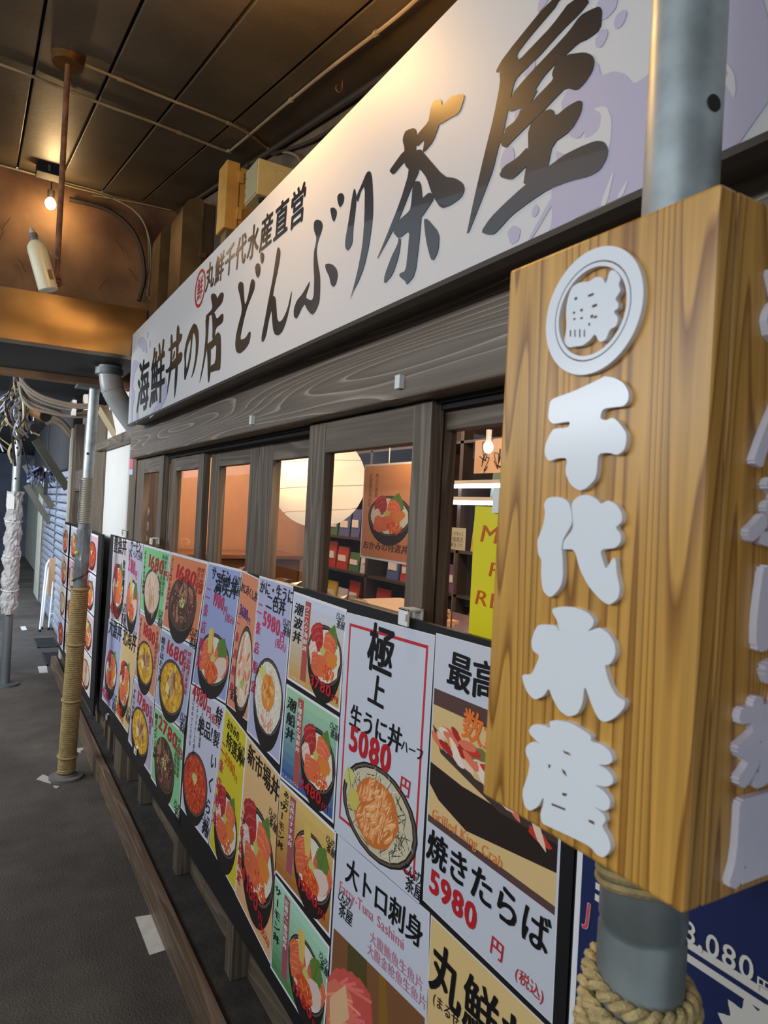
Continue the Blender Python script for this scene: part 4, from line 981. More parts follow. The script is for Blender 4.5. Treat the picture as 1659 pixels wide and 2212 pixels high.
q.t('おかみの',.16,.895,.155,sx=.9); q.t('特選丼',.20,.775,.24); q.price('5980円',.22,.665,.20,S(220,120,20)); q.t(NIJO,.02,.70,.19,PINK,vertical=True,pitch=1.35,L=120); q.bowl(.50,q.H*.30,.42,q.H*.20,'mix',24,.6); q.logo(.70,.86,.12); q.done()
q=Poster([(560.8,1243.5),(633.5,1266),(603.5,1652),(533,1580)],S(180,182,212),'tall lavender poster of sea urchin and crab on rice with a 5980 price')
q.t('かに・生うに',.05,.905,.165); q.t('二色丼',.28,.825,.19); q.price('5980円',.22,.71,.24,PINK); q.t(TAX,.64,.63,.11,PINK,bold=.01); q.t(NIJO,.02,.77,.16,PINK,vertical=True,pitch=1.45,L=120); q.bowl(.54,q.H*.31,.42,q.H*.22,'unicrab',25,.45); q.logo(.80,.77,.09); q.done()
q=Poster([(533,1586.5),(605.6,1676),(584.7,2085),(508,1931)],S(226,186,128),'tall sand orange poster of a large seafood bowl with red 4180 price',S(222,170,120))
q.t('新市場丼',.08,.86,.23,rise=-.01); q.bowl(.52,q.H*.42,.45,q.H*.25,'mix',26,.55); q.t(NIJO,.01,.48,.13,RED,vertical=True,pitch=1.25,L=120); q.price('4180円',.14,.155,.24,rise=-.06); q.t(TAX,.68,.07,.10,RED,bold=.01); q.logo(.76,.74,.09); q.done()
GLD=S(206,160,72); SKY=S(206,214,232)
q=Poster([(634.7,1277),(749,1316.5),(733.6,1539.5),(620,1466)],SKY,'white to gold poster of a sashimi bowl with a shiso leaf and 3780 price',GLD)
q.t('潮波丼',.05,.77,.19,vertical=True,pitch=1.1); q.poly([(.265,.08*q.H),(.375,.08*q.H),(.375,.94*q.H),(.265,.94*q.H)],S(176,84,72),3); q.t('ウニ入り海鮮丼',.275,.845,.088,S(240,230,224),vertical=True,pitch=1.12,wob=0); q.bowl(.68,q.H*.46,.30,q.H*.30,'mix',27,.6); q.price('3780円',.46,.10,.21,rise=-.02); q.t('(しおなみどん)',.04,.05,.05,S(240,236,226),bold=.005,wob=0); q.logo(.84,.88,.06); q.done()
q=Poster([(619,1476.6),(733,1550),(720,1779),(605,1680)],S(164,208,168),'green to blue poster of a scallop and tuna bowl with 2480 price',S(40,78,150))
q.t('潮船丼',.05,.77,.19,vertical=True,pitch=1.1); q.poly([(.265,.06*q.H),(.375,.06*q.H),(.375,.94*q.H),(.265,.94*q.H)],S(176,84,72),3); q.t('5種海鮮の海鮮丼',.275,.86,.085,S(240,230,224),vertical=True,pitch=1.05,wob=0); q.bowl(.68,q.H*.46,.30,q.H*.30,'mix',28,.6); q.price('2480円',.40,.08,.21,rise=-.02); q.t('(しおふねどん)',.04,.05,.05,S(230,236,240),bold=.005,wob=0); q.logo(.86,.86,.06); q.done()
q=Poster([(604.4,1683),(726,1797),(712.7,2027),(592.4,1880)],S(226,190,110),'gold poster of a seared salmon bowl with a red price over its rim',S(170,104,44))
q.t('あぶり',.10,.88,.105,vertical=True); q.t('サーモン丼',.03,.72,.125,vertical=True,pitch=1.15); q.poly([(.225,.14*q.H),(.335,.14*q.H),(.335,.94*q.H),(.225,.94*q.H)],S(160,84,96),3); q.t('店長おすすめ丼',.235,.85,.085,S(240,230,224),vertical=True,pitch=1.12,wob=0); q.bowl(.66,q.H*.45,.31,q.H*.31,'salmon',29,.5); q.price('1980円',.44,.14,.21,rise=-.03); q.logo(.86,.84,.06); q.done()
q=Poster([(592,1887),(711.7,2046),(698,2275),(584,2090)],S(176,220,190),'pale green poster of a raw salmon bowl at the lower edge of the picture',S(70,130,70))
q.t('サーモン丼',.03,.84,.14,vertical=True,pitch=1.2); q.poly([(.225,.10*q.H),(.335,.10*q.H),(.335,.94*q.H),(.225,.94*q.H)],S(160,84,96),3); q.t('定番の一番海鮮丼',.235,.86,.085,S(240,230,224),vertical=True,pitch=1.02,wob=0); q.bowl(.66,q.H*.45,.31,q.H*.31,'salmon',30,.5); q.price('1780円',.44,.14,.21,rise=-.03); q.logo(.86,.8,.06); q.done()
# ---- near group: large white posters
WHT=S(206,210,220)
q=Poster([(748,1322),(940,1372),(905,1955),(722,1795)],WHT,'large white poster in a red frame showing raw sea urchin with a 5080 price',margin=.004)
for a,b_,c_,d_ in ((.055,.075,.075,.955),(.925,.945,.075,.955),(.055,.945,.075,.088),(.055,.945,.942,.955)): q.poly([(a,c_*q.H),(b_,c_*q.H),(b_,d_*q.H),(a,d_*q.H)],S(196,48,58),2)
q.t('極',.31,.80,.31,bold=.034); q.t('上',.345,.655,.20,bold=.045); q.t('生うに丼',.13,.515,.155,bold=.036); q.t('ハーフ',.74,.525,.075); q.price('5080',.14,.405,.22,rise=0,bold=.06,sx=1.05); q.t('円',.75,.365,.11,RED,L=120); q.bowl(.52,q.H*.215,.42,q.H*.185,'uni',31,0); q.logo(.84,.075,.075); q.done()
q=Poster([(729.7,1801),(928,1972),(915,2560),(700,2300)],WHT,'white poster of fatty tuna sashimi with pink English and Chinese lettering',margin=.004)
q.t('大トロ刺身',.13,.845,.165,bold=.034); q.t('Fatty-Tuna Sashimi',.06,.775,.088,S(214,110,130),bold=.004,wob=0,slant=0); q.t('大腹鮪魚生魚片',.44,.69,.075,S(206,130,150),bold=.0,wob=0,slant=0); q.t('大腹金枪鱼生鱼片',.42,.635,.072,S(206,130,150),bold=.0,wob=0,slant=0); q.logo(.05,.74,.075)
H=q.H; q.poly([(.02,.01),(.98,.01),(.98,.60*H),(.02,.60*H)],S(128,84,52),2); q.poly([(.2,.6*H),(.42,.6*H),(.50,.01),(.25,.01)],S(84,74,36),3); q.poly([(.55,.6*H),(.62,.6*H),(.75,.01),(.60,.01)],S(140,100,34),3)
q.L=4; q.slices(.36,.05,.62*H*.75,.30,.25,S(204,84,74),4,.16,5); q.slices(.22,.02,.40*H,.26,.1,S(222,120,90),3,.2,6); q.poly([(.02,.3*H),(.2,.42*H),(.26,.3*H),(.05,.16*H)],S(232,186,140),9); q.dots(.75,.16*H,.16,.10*H,26,[S(226,196,176),S(206,160,140)],.05,7); q.done()
q=Poster([(942,1367),(1228,1446),(1193,2213),(913,1944)],S(204,208,216),'large white poster of grilled king crab on a tray with a 5980 price',margin=.004)
H=q.H
q.t('最高級',.13,.835,.21,bold=.045); q.poly([(.01,.30*H),(.985,.30*H),(.985,.795*H),(.01,.795*H)],S(222,190,132),2); q.poly([(.01,.735*H),(.985,.735*H),(.985,.795*H),(.01,.795*H)],S(92,66,62),3); q.poly([(.01,.30*H),(.985,.30*H),(.985,.325*H),(.01,.325*H)],S(92,66,62),3)
q.poly([(.01,.52*H),(.30,.50*H),(.985,.50*H),(.985,.42*H),(.35,.36*H),(.10,.40*H),(.01,.44*H)],S(44,34,30),4); q.poly([(.01,.66*H),(.10,.57*H),(.60,.49*H),(.985,.50*H),(.985,.54*H),(.4,.55*H)],S(70,56,50),4)
q.L=5; q.poly([(.25,.64*H),(.45,.66*H),(.80,.56*H),(.6,.55*H)],S(120,124,62),5); q.ell(.25,.62*H,.10,.045*H,S(224,160,50),-.5,L=6)
for i in range(40):
    r_=random.Random(i); t=r_.random(); q.ell(.05+.85*t,(.64-.12*t+r_.uniform(-.035,.045))*H,.075,.016*H,[S(200,60,46),S(228,120,90),S(236,206,180),S(176,44,38),S(240,220,200)][i%5],r_.uniform(-.9,.1),10,.15,i,L=7+i%6)
q.t('数量限定',.28,.675,.175,S(236,120,50),bold=.045,L=120); q.t('Grilled King Crab',.05,.325,.075,S(232,140,70),bold=.01,L=120,wob=0); q.t('焼きたらば',.02,.175,.19,bold=.045); q.price('5980',.06,.06,.18,rise=0,bold=.06,sx=1.05); q.t('円',.58,.045,.10,RED,L=120); q.t(TAX,.76,.035,.07,RED,bold=.01); q.done()
q=Poster([(931,1976),(1192,2228),(1175,2900),(905,2560)],S(226,194,132),'sand coloured poster with heavy black brush lettering at the bottom of the picture',margin=.006)
q.t('丸鮮丼',.02,.755,.31,bold=.04); q.t('(まるせんどん)',.06,.70,.075,bold=.01); q.bowl(.5,q.H*.34,.40,q.H*.24,'mix',33,.4); q.done()
# ---- navy poster behind the near post
NV=S(30,42,86)
q=Poster(None,NV,'navy blue poster with white prices and a leaf motif behind the near post',margin=.014,group='poster on the near black board',
         crn=[Vector((BXD-.0008,.594,1.312)),Vector((BXD-.0008,-.02,1.312)),Vector((BXD-.0008,-.02,.44)),Vector((BXD-.0008,.594,.44))])
H=q.H; pw=q.w
def uv(px,py): 
    p=PX(px,py,BXD-.0008); return ((.594-p.y)/pw,(p.z-.44)/pw)
u,v=uv(1497,2010); u1,_=uv(1640,2090); sz=(u1-u)/1.85
IV=S(222,218,206)
q.price('8,080円',u-.30*sz,(v-.36*sz)/H,sz*.82,IV,rise=0,slant=0,bold=.02)
u,v=uv(1266,1992); _,v2=uv(1270,1945); q.t('J',u-.002,v/H,(v2-v)/.74,S(230,226,220),bold=.035,wob=0,L=100); q.t('J',u-.002,v/H,(v2-v)/.74,S(206,70,84),bold=.012,wob=0,L=118)
a,b_=uv(1484,2030),uv(1659,2150)
for dv in (0,-.022): q.poly([(a[0]-.2,v_+dv) for v_ in (a[1],)]+[(.95,a[1]+dv),(.95,a[1]+dv-.013),(a[0]-.2,a[1]+dv-.013)],IV,4)
q.L=5; u,v=uv(1620,2195); 
for k in range(7): q.leaf(u+.03,v-.05,.085,.022,-1.2+.42*k,IV,IV)
q.t('海鮮丼',.10,.88,.20,IV); q.price('3,080円',.45,.78,.16,IV,rise=0); q.done()

# ================================================================== MENU BOARD OF THE NEXT SHOP
X2=.640
tag(MB().box(X2,X2+.012,4.36,6.45,.20,1.285).build('menu_board',M_black),'black menu board of the next shop behind the rope wrapped post','board')
c=MB(); rr2=random.Random(4)
cols=[6.44,5.98,5.50,5.0,4.52]; rowz=[1.275,1.02,.765,.51,.26]
kinds=['mix','salmon','crab','ikura']; bgs=[S(214,206,216),S(222,190,190),S(232,214,190),S(206,206,222),S(220,170,180)]
wh=['far','second','third','near']; rn=['top','upper','lower','bottom']
for i in range(4):
    for j in range(4):
        y0_,y1_=cols[i]-.006,cols[i+1]+.006; z1_,z0_=rowz[j]-.005,rowz[j+1]+.005; x=X2-.0008-(.012 if i==0 else 0)
        q=Poster(None,bgs[(i*3+j)%5],'small %s poster in the %s column and %s row of the next shop board'%(['sashimi','salmon','crab','roe'][(i+j)%4],wh[i],rn[j]),crn=[Vector((x,y0_,z1_)),Vector((x,y1_,z1_)),Vector((x,y1_,z0_)),Vector((x,y0_,z0_))],margin=.03,group='small posters on the next shop board',curl=.004)
        q.bowl(.55,q.H*.45,.36,q.H*.34,kinds[(i+j)%4],40+i*4+j,.2)
        q.t(['海鮮丼','うに丼','かに丼','特選丼'][(i*2+j)%4],.05,.60,.16,vertical=True,L=120); q.price(['1980','2480','3280','1680'][(i+j*3)%4],.30,.06,.20,L=120); q.done()

# ================================================================== FLOOR
M_tape_w=mat('white_floor_tape',S(206,202,192),.6,var=.08,vscale=20)
def ftape(label,pts):
    P=[PZ(x,y,0) for x,y in pts]; c=MB(); c.prism([p+Vector((0,0,.0005)) for p in P],(0,0,.0015)); return tag(c.build('floor_tape',M_tape_w),label,'tape','white tape marks on the floor')
ftape('near white tape rectangle on the asphalt against the plinth',[(292,1982),(330,1976),(360,2052),(323,2064)])
ftape('small white tape mark beyond the rope wrapped post',[(81,1440),(101,1439),(103,1453),(85,1454)])
ftape('farthest small white tape mark level with the folding stool',[(44,1354),(55,1353),(58.5,1361),(47,1362)])
M_iron=mat('cast_iron',S(52,52,54),.6,.4,bump=.2)
def grate(label,x0,x1,y0,y1):
    o=thing('drain_grate',label,'grate',((x0+x1)/2,(y0+y1)/2,0),'drain grates')
    c=MB(); c.box(x0,x1,y0,y0+.02,0,.008); c.box(x0,x1,y1-.02,y1,0,.008); c.box(x0,x0+.015,y0,y1,0,.008); c.box(x1-.015,x1,y0,y1,0,.008); c.build('frame',M_iron,o)
    n=9
    for i in range(n):
        x=x0+.02+(x1-x0-.04)*(i+.5)/n; MB().box(x-.004,x+.004,y0+.02,y1-.02,0,.007).build('bar',M_iron,o)
    MB().box(x0+.015,x1-.015,y0+.02,y1-.02,0,.002).build('pit',M_dark,o)
grate('farther iron drain grate near the folding stool',.555,.74,7.46,7.95)
grate('nearer iron drain grate past the rope wrapped post',.575,.74,6.66,7.20)
M_chip=mat('lime_stain',S(176,172,164),.8)
for i,(px,py,r) in enumerate(((100,1683,.035),(168,1620,.03),(120,1700,.012))):
    p=PZ(px,py); pts=[p+Vector((r*(1+.5*math.sin(3*a+i))*math.cos(a),r*1.6*(1+.4*math.sin(4*a))*math.sin(a),.0004)) for a in [2*math.pi*k/16 for k in range(16)]]
    c=MB(); c.prism(pts,(0,0,.0006)); tag(c.build('mortar_splash',M_chip),['white mortar splash left of the rope post base','white mortar splash between rope post and plinth','tiny mortar splash in front of the rope post'][i],'stain')

# ================================================================== FOLDING STOOL
st=thing('folding_stool','white tube folding stool with a tan seat leaning by the shutter','stool',(.72,8.45,0))
MT=M_whitep
def bend(pts,r,name,m,par): return MB().tube(pts,r,8).build(name,m,par,smooth=True)
bend([(.635,8.35,0.01),(.655,8.40,.40),(.675,8.47,.72),(.70,8.50,.775),(.80,8.50,.775)],.011,'leg',MT,st)
bend([(.665,8.52,0.01),(.685,8.50,.40),(.705,8.52,.68),(.73,8.54,.735),(.80,8.54,.735)],.011,'leg',MT,st)
bend([(.730,8.45,.02),(.745,8.46,.35),(.75,8.48,.55)],.010,'leg',MT,st)
bend([(.775,8.45,.02),(.785,8.46,.35),(.79,8.48,.55)],.010,'leg',MT,st)
bend([(.735,8.45,.18),(.79,8.45,.18)],.006,'crossbar',MT,st)
MB().box(.70,.775,8.47,8.50,.38,.80).build('seat',mat('tan_seat',S(176,140,106),.6),st,bevel=.008)
for x,y in ((.634,8.35),(.664,8.52),(.729,8.45),(.774,8.45)): MB().lathe((x,y,0),[(0,.014),(.03,.014)],10).build('rubber_foot',M_dark,st)

# ================================================================== CEILING FITTINGS
M_rustrod=mat('rusty_rod',S(120,84,62),.6,.4,var=.35,vscale=40,bump=.3,bscale=150)
R0=PC(148,120); R1=PY(131,598,R0.y)
rod=thing('ceiling_rod','rusty iron rod hanging from the ceiling with a bracket at its foot','rod',(R0.x,R0.y,R0.z))
MB().tube([(R0.x,R0.y,R0.z-.004),(R0.x,R0.y,R1.z)],[.0085,.0085],12).build('rod',M_rustrod,rod,smooth=True)
MB().lathe((R0.x,R0.y,R0.z-.030),[(0,.045),(.026,.048),(.034,.05)],18).build('ceiling_cup',mat('brass_cup',S(120,84,44),.4,.7,var=.3,vscale=30),rod,smooth=True)
c=MB(); c.box(R0.x-.012,R0.x+.012,R0.y-.014,R0.y+.014,R1.z-.02,R1.z+.01); c.tube([(R0.x+.004+.012*math.cos(a),R0.y-.016,R1.z-.022+.012*math.sin(a)) for a in [2*math.pi*k/12 for k in range(12)]],.003,6,closed=True)
c.build('clamp',M_rustrod,rod)
# bottle tied to the rod
bt_=PY(105,628,R0.y-.03); tp=PY(66,488,R0.y-.03); ax=(tp-bt_).normalized(); h=(tp-bt_).length
bo=thing('plastic_bottle','white plastic nozzle bottle tied slantwise to the rusty ceiling rod','bottle',bt_)
MB().lathe(bt_,[(0,.024),(.003,.0275),(h*.12,.0275),(h*.62,.0275),(h*.70,.025),(h*.76,.016),(h*.775,.012)],24,ax).build('bottle_body',mat('ivory_plastic',S(206,200,166),.35),bo,smooth=True)
MB().lathe(bt_+ax*h*.77,[(0,.0115),(.004,.0115),(.0045,.0105),(.01,.0105),(.0105,.0115),(.022,.0115)],18,ax).build('cap',mat('grey_cap',S(92,92,92),.5),bo,smooth=True)
MB().lathe(bt_+ax*h*.89,[(0,.0075),(.012,.006),(.016,.003)],12,ax).build('nozzle',mat('pale_cap',S(170,166,156),.5),bo,smooth=True)
sd=Vector((ax.z,0,-ax.x)); q=bt_+ax*h*.14+sd*.012+Vector((0,-.0255,0))
c=MB(); c.hexa([q+sd*a+ax*b_+Vector((0,-.0008+d_,0)) for d_ in (0,.004) for a,b_ in ((-.007,0),(.007,0),(.007,.028),(-.007,.028))]); c.build('brown_label',mat('brown_label',S(120,74,30),.6),bo)
MB().tube([bt_+ax*h*.95,bt_+ax*h*.8+sd*.02,bt_+ax*h*.55+sd*.036,Vector((R0.x,R0.y-.009,R1.z+.05))],.0022,6).build('tie_string',mat('frayed_string',S(160,156,144),.8),bo)
# conduits and cables under the ceiling
M_cond=mat('painted_conduit',S(150,134,106),.5,.2,var=.15,vscale=12)
def under(p,d=.010): return Vector((p.x,p.y,p.z-d))
def conduit(label,pts,r=.0075,clips=(),m=M_cond,name='conduit',cat='conduit'):
    o=thing(name,label,cat,pts[0],'conduits under the ceiling')
    MB().tube(pts,r,8).build('tube',m,o,smooth=True)
    for k in clips:
        a,b_=Vector(pts[k]),Vector(pts[min(k+1,len(pts)-1)]); q=a.lerp(b_,.35); d=(b_-a).normalized()
        MB().tube([q-d*.008,q+d*.008],r*1.5,8).build('clip',m,o)
    return o
def arc(pts,n=6):                             # round the corners of a polyline (Catmull-Rom)
    P=[Vector(p) for p in pts]; P=[P[0]*2-P[1]]+P+[P[-1]*2-P[-2]]; out=[]
    for i in range(1,len(P)-2):
        for k in range(n):
            t=k/n; a,b_,c_,d_=P[i-1],P[i],P[i+1],P[i+2]
            out.append(.5*((2*b_)+(c_-a)*t+(2*a-5*b_+4*c_-d_)*t*t+(3*b_-a-3*c_+d_)*t**3))
    out.append(P[-2]); return out
w0=PC(600,335)
conduit('thin conduit crossing the ceiling from the rod cup to the grey junction box',arc([under(PC(x,y)) for x,y in ((183,132),(325,192),(490,258),(548,290),(585,318))]+[Vector((.89,2.22,2.72)),Vector((.895,2.17,2.60))]),.0045,(3,12))
far_c=[under(PC(x,y)) for x,y in ((0,132),(75,160),(220,218),(340,262),(470,314),(494,321),(508,312),(620,217),(720,135),(830,50),(900,-10),(1000,-110))]
conduit('long conduit crossing the ceiling then turning along the wall above the sign',[far_c[0]+(far_c[0]-far_c[1])*8]+arc(far_c,4),.0052,(7,14,22,29,36))
conduit('second conduit running beside the upper wall above the sign',[Vector((.895,y,cz(y)-.022)) for y in (.3,1.0,1.8,2.5,3.2,4.0)],.011,(1,3),mat('dirty_black_cable',S(44,38,32),.7))
conduit('sagging black cable above the sign along the upper wall',arc([Vector((.90,y,cz(y)-.05-.03*math.sin(y*4))) for y in (.5,.9,1.3,1.7,2.1,2.5)]),.006,(),MATS['dirty_black_cable'])
p=PC(740,172); hk=thing('ceiling_hook','small open iron hook under the ceiling above the sign','hook',(p.x,p.y,p.z)); MB().tube([(p.x,p.y,p.z-.002),(p.x,p.y,p.z-.03)]+[(p.x+.010*math.cos(a)-.010,p.y,p.z-.03+.010*math.sin(a)) for a in [-k*math.pi/6 for k in range(1,9)]],.002,6).build('hook_wire',M_rustrod,hk)
p=PC(640,5); 
# smoke detector box and the wires along the back edge of the ceiling
p=PC(102,360); dbx=thing('junction_box','small black junction box at the back edge of the ceiling','junction box',(p.x,p.y-.03,p.z)); MB().box(p.x-.05,p.x+.06,p.y-.07,p.y+.02,p.z-.06,p.z-.004).build('box_body',M_dark,dbx,bevel=.004); MB().box(p.x+.0,p.x+.012,p.y-.074,p.y-.07,p.z-.05,p.z-.02).build('status_lens',M_steel,dbx)
M_wire=mat('pale_wire',S(150,140,116),.6); 
for k,(pp,lab,rr3) in enumerate((([(0,352),(60,366),(140,392),(215,412),(270,440),(312,480),(322,560),(315,620),(330,660)],'pale wire looping down the stained wall to the sign end',.004),
        ([(0,356),(70,372),(150,402),(230,424),(290,455),(318,500),(326,560),(318,640)],'second pale wire beside the loop on the stained wall',.004),
        ([(150,430),(230,452),(280,490),(305,540),(312,600),(300,650)],'thick black cable curving down the stained wall',.012),
        ([(200,422),(290,437),(370,442)],'thin wire along the back edge of the ceiling',.003))):
    P=[PY(x,y,4.075-.006*k) for x,y in pp]; P=[Vector((q.x,q.y,min(q.z,cz(q.y)-.01))) for q in P]
    o=thing('wire',lab,'wire',P[0],'wires on the stained wall'); MB().tube(arc(P),rr3,6).build('strand',M_wire if k!=2 else MATS['dirty_black_cable'],o,smooth=True)
for k,(px,py) in enumerate(((20,470),(40,560),(230,600),(280,580),(10,500),(250,520))):
    r_=random.Random(k); P=[PY(px+r_.uniform(-3,3)+4*i*(1 if k%2 else -1),py+i*7,4.088) for i in range(5)]
    MB().tube(arc(P,3),.0014,5).build('peeling_flake',M_dark,wb)
# bare bulb on the stained wall
p=PY(109,440,3.98); bl_=thing('bare_bulb','small glowing bare bulb in front of the stained wall','bulb',p)
MB().ball(p,(.026,.026,.030)).build('bulb_glass',emit('bulb_glow',(1,.72,.36),60),bl_,smooth=True)
MB().lathe(p+Vector((0,0,.028)),[(0,.016),(.04,.018),(.045,.006)],14).build('socket',M_dark,bl_,smooth=True)
MB().tube([p+Vector((0,0,.07)),Vector((p.x,p.y,cz(p.y)-.006))],.004,6).build('cord',M_dark,bl_)
point('bare_bulb_light',p+Vector((0,-.05,0)),1.7,(1,.62,.26),.03)
# warm lamp under the ceiling above the near part of the sign (above the picture)
p=Vector((.40,1.32,2.55)); wl=thing('pendant_lamp','warm bulb in a shallow shade under the ceiling above the sign','lamp',p)
MB().ball(p,(.03,.03,.036)).build('bulb_glass',MATS['bulb_glow'],wl,smooth=True)
MB().lathe(p+Vector((0,0,.03)),[(0,.018),(cz(p.y)-p.z-.035,.018)],14).build('socket',M_dark,wl,smooth=True)
point('pendant_lamp_light',p+Vector((0,0,-.045)),8.5,(1,.50,.12),.05)

# ================================================================== METERS AND BOXES ON THE UPPER WALL
WALLX=.915
def corner(px,py,x): return PX(px,py,x)
M_meter=mat('brown_enamel_meter',S(140,116,80),.28,.55,var=.2,vscale=9)
def rounded_case(name,x0,x1,y0,y1,z0,z1,r,m,par):
    # case with rounded street-side corners, seen in plan and in section
    c=MB(); n=6; ring=[]
    prof=[(x1,z0),(x0+r,z0)]+[(x0+r-r*math.sin(a),z0+r-r*math.cos(a)) for a in [math.pi/2*k/n for k in range(1,n+1)]]+[(x0+r-r*math.cos(a),z1-r+r*math.sin(a)) for a in [math.pi/2*k/n for k in range(0,n+1)]]+[(x1,z1)]
    c.prism([Vector((x,y0,z)) for x,z in prof],(0,y1-y0,0))
    return c.build(name,m,par,smooth=True,bevel=.03)
def meter(label,px_corner,py_top,px_left,xf,z0):
    a=PX(px_corner,py_top,xf); l=PX(px_left,py_top+30,xf)
    o=thing('electric_meter',label,'meter',(xf+.06,a.y,z0))
    y0_,y1_=a.y,l.y; xm=xf+(WALLX-xf)*.62
    rounded_case('front_cover',xf,xm,y0_,y1_,z0,a.z,.075,M_meter,o)
    MB().box(xm,WALLX,y0_+.004,y1_-.004,z0+.01,a.z-.01).build('back_case',mat('dark_brown_case',S(84,66,46),.5,.2),o,bevel=.004)
    zb=(z0+a.z)/2; MB().box(xm-.012,xm+.02,y0_-.012,y0_,zb-.012,zb+.012).build('latch',M_rustrod,o,bevel=.002)
    MB().box(xf+.004,xm-.02,y0_-.003,y0_+.004,z0-.06,z0+.01).build('terminal_cover',M_steel,o)
    return o
meter('larger brown rounded meter box beside the yellowish switch box above the sign',398,420,372,.762,2.42)
meter('smaller brown rounded meter box at the sign end below the looping wires',349,478,331,.775,2.42)
M_ybox=mat('yellowed_enamel_box',S(206,156,76),.5,var=.12,vscale=14)
a=PX(491,343,.775); l=PX(473,372,.775); zb=PX(490,482,.775).z
sw=thing('switch_box','yellowed metal switch box with two latches above the sign','switch box',(.83,a.y,zb))
MB().box(.775,.83,a.y,l.y,zb,a.z).build('lid',M_ybox,sw,bevel=.004)
MB().box(.833,WALLX,a.y+.006,l.y-.006,zb+.01,a.z-.012).build('case',M_ybox,sw,bevel=.004)
MB().box(.79,.90,a.y+.02,l.y-.02,zb-.055,zb).build('lower_tray',mat('dull_brown_tray',S(110,92,62),.6),sw,bevel=.003)
for t in (.24,.78):
    z=zb+(a.z-zb)*t; c=MB(); c.box(.822,.842,a.y-.010,a.y,z-.022,z+.022); c.box(.812,.850,a.y-.006,a.y,z+.016,z+.026); c.build('latch',M_ybox,sw,bevel=.001)
a=PX(559,340,.765); l=PX(533,362,.765); zb=PX(556,416,.765).z
M_gbox=mat('beige_junction_box',S(196,182,128),.5,var=.06)
jb=thing('junction_box','beige junction box with cable knockouts above the sign','junction box',(.84,a.y,zb))
MB().box(.765,.90,a.y,l.y,zb,a.z).build('box_body',M_gbox,jb,bevel=.003)
MB().box(.762,.766,a.y+.004,l.y-.004,zb+.004,a.z-.004).build('cover_plate',mat('greyish_cover',S(168,164,130),.5),jb,bevel=.001)
zc_=(zb+a.z)/2+.02; c=MB(); c.tube([(.845+.022*math.cos(t),a.y-.0004,zc_+.022*math.sin(t)) for t in [2*math.pi*k/24 for k in range(24)]],.0008,5,closed=True); c.build('knockout_ring',MATS['greyish_cover'],jb)
for k in range(3): MB().lathe((.795+.035*k,a.y+.03,zb-.012),[(0,.012),(.013,.014)],14).build('cable_gland',M_dark,jb)
for k in range(3): MB().ball((.762,l.y-.012,zb+.03+(a.z-zb-.06)*k/2),.004,8,6).build('screw',M_steel,jb)

# ================================================================== DOWNPIPE ELBOW UNDER THE BEAM
M_pvc=mat('grey_pvc_pipe',S(152,154,151),.4,var=.08,vscale=10)
el=thing('drain_pipe','grey plastic drain elbow under the metal beam beside the sign end','pipe',(.52,3.62,2.1))
pp=[PY(x,y,3.66) for x,y in ((238,762),(238,790),(239,818),(245,846),(266,882),(292,918),(318,955))]
MB().tube(arc(pp,5),.054,24).build('elbow',M_pvc,el,smooth=True)
q=arc(pp,5)
MB().tube([Vector((q[0].x,q[0].y,2.150)),Vector((q[0].x,q[0].y,2.118))],.066,24).build('flange',M_steel,el,smooth=True)
k=len(q)//2-1; d_=(q[k+1]-q[k]).normalized(); MB().tube([q[k]-d_*.006,q[k]+d_*.006],.0565,24).build('joint_ring',M_pvc,el,smooth=True)

# ================================================================== CABLES, LAMPS AND BRACES DOWN THE ALLEY
M_cab=mat('grey_cable',S(120,112,100),.6,var=.1)
base=[PY(x,y,5.3) for x,y in ((44,815),(50,835),(70,858),(105,874),(150,884),(205,880),(250,888))]
for k in range(7):
    off=Vector((.0,.03*(k%3),.022*(k-3))); P=[b_+off*(1+.25*math.sin(i*1.3+k)) for i,b_ in enumerate(base)]
    if k>4: P=[PY(x,y+6*(k-4),5.25) for x,y in ((44,812),(62,832),(92,850),(130,862),(165,868),(205,868))]
    o=thing('cable','grey cable %s of the bundle swinging from the beam to the next shop'%['lowest','second lowest','third lowest','middle','third highest','second highest','highest'][k],'cable',P[0],'bundled cables under the beam')
    MB().tube(arc(P,5),.011,7).build('sheath',M_cab,o,smooth=True)
for k,(x,y) in enumerate(((160,880),(185,868))):
    p=PY(x,y,5.28); o=tag(MB().box(p.x-.012,p.x+.012,p.y-.03,p.y+.06,p.z-.06,p.z+.05).build('cable_clamp',M_whitep),['pale clamp on the cable bundle left of the rope post','upper pale clamp on the cable bundle'][k],'clamp','cable clamps')
rt=random.Random(21); M_w2=[mat('tangle_white',S(176,176,190),.5),mat('tangle_grey',S(96,92,96),.6),mat('tangle_black',S(34,30,32),.6),mat('tangle_cream',S(180,166,128),.6)]
tw=[]
for k in range(46):
    p=[PY(rt.uniform(28,52),rt.uniform(805,840),5.7+rt.uniform(-.2,.3))]
    x,y=rt.uniform(-15,70),rt.uniform(860,940)
    p.append(PY((x+38)/2+rt.uniform(-18,18),(y+825)/2+rt.uniform(-10,20),5.7+rt.uniform(-.2,.3))); p.append(PY(x,y,5.75+rt.uniform(-.2,.3)))
    if k%2: p.append(PY(x+rt.uniform(-30,40),y+rt.uniform(0,55),5.8)); 
    if k%3==0: p.append(PY(x+rt.uniform(-30,30),y+rt.uniform(20,90),5.85))
    tw.append(arc(p,5))
o=thing('cable_tangle','messy tangle of grey and white cables around the bubble wrapped posts','cable tangle',PY(40,880,5.8))
for m_i in range(4):
    c=MB(); [c.tube(t,.006 if i%5 else .010,5) for i,t in enumerate(tw) if i%4==m_i]
    s_=c.build('cable_strands',M_w2[m_i],o,smooth=True); s_['kind']='stuff'
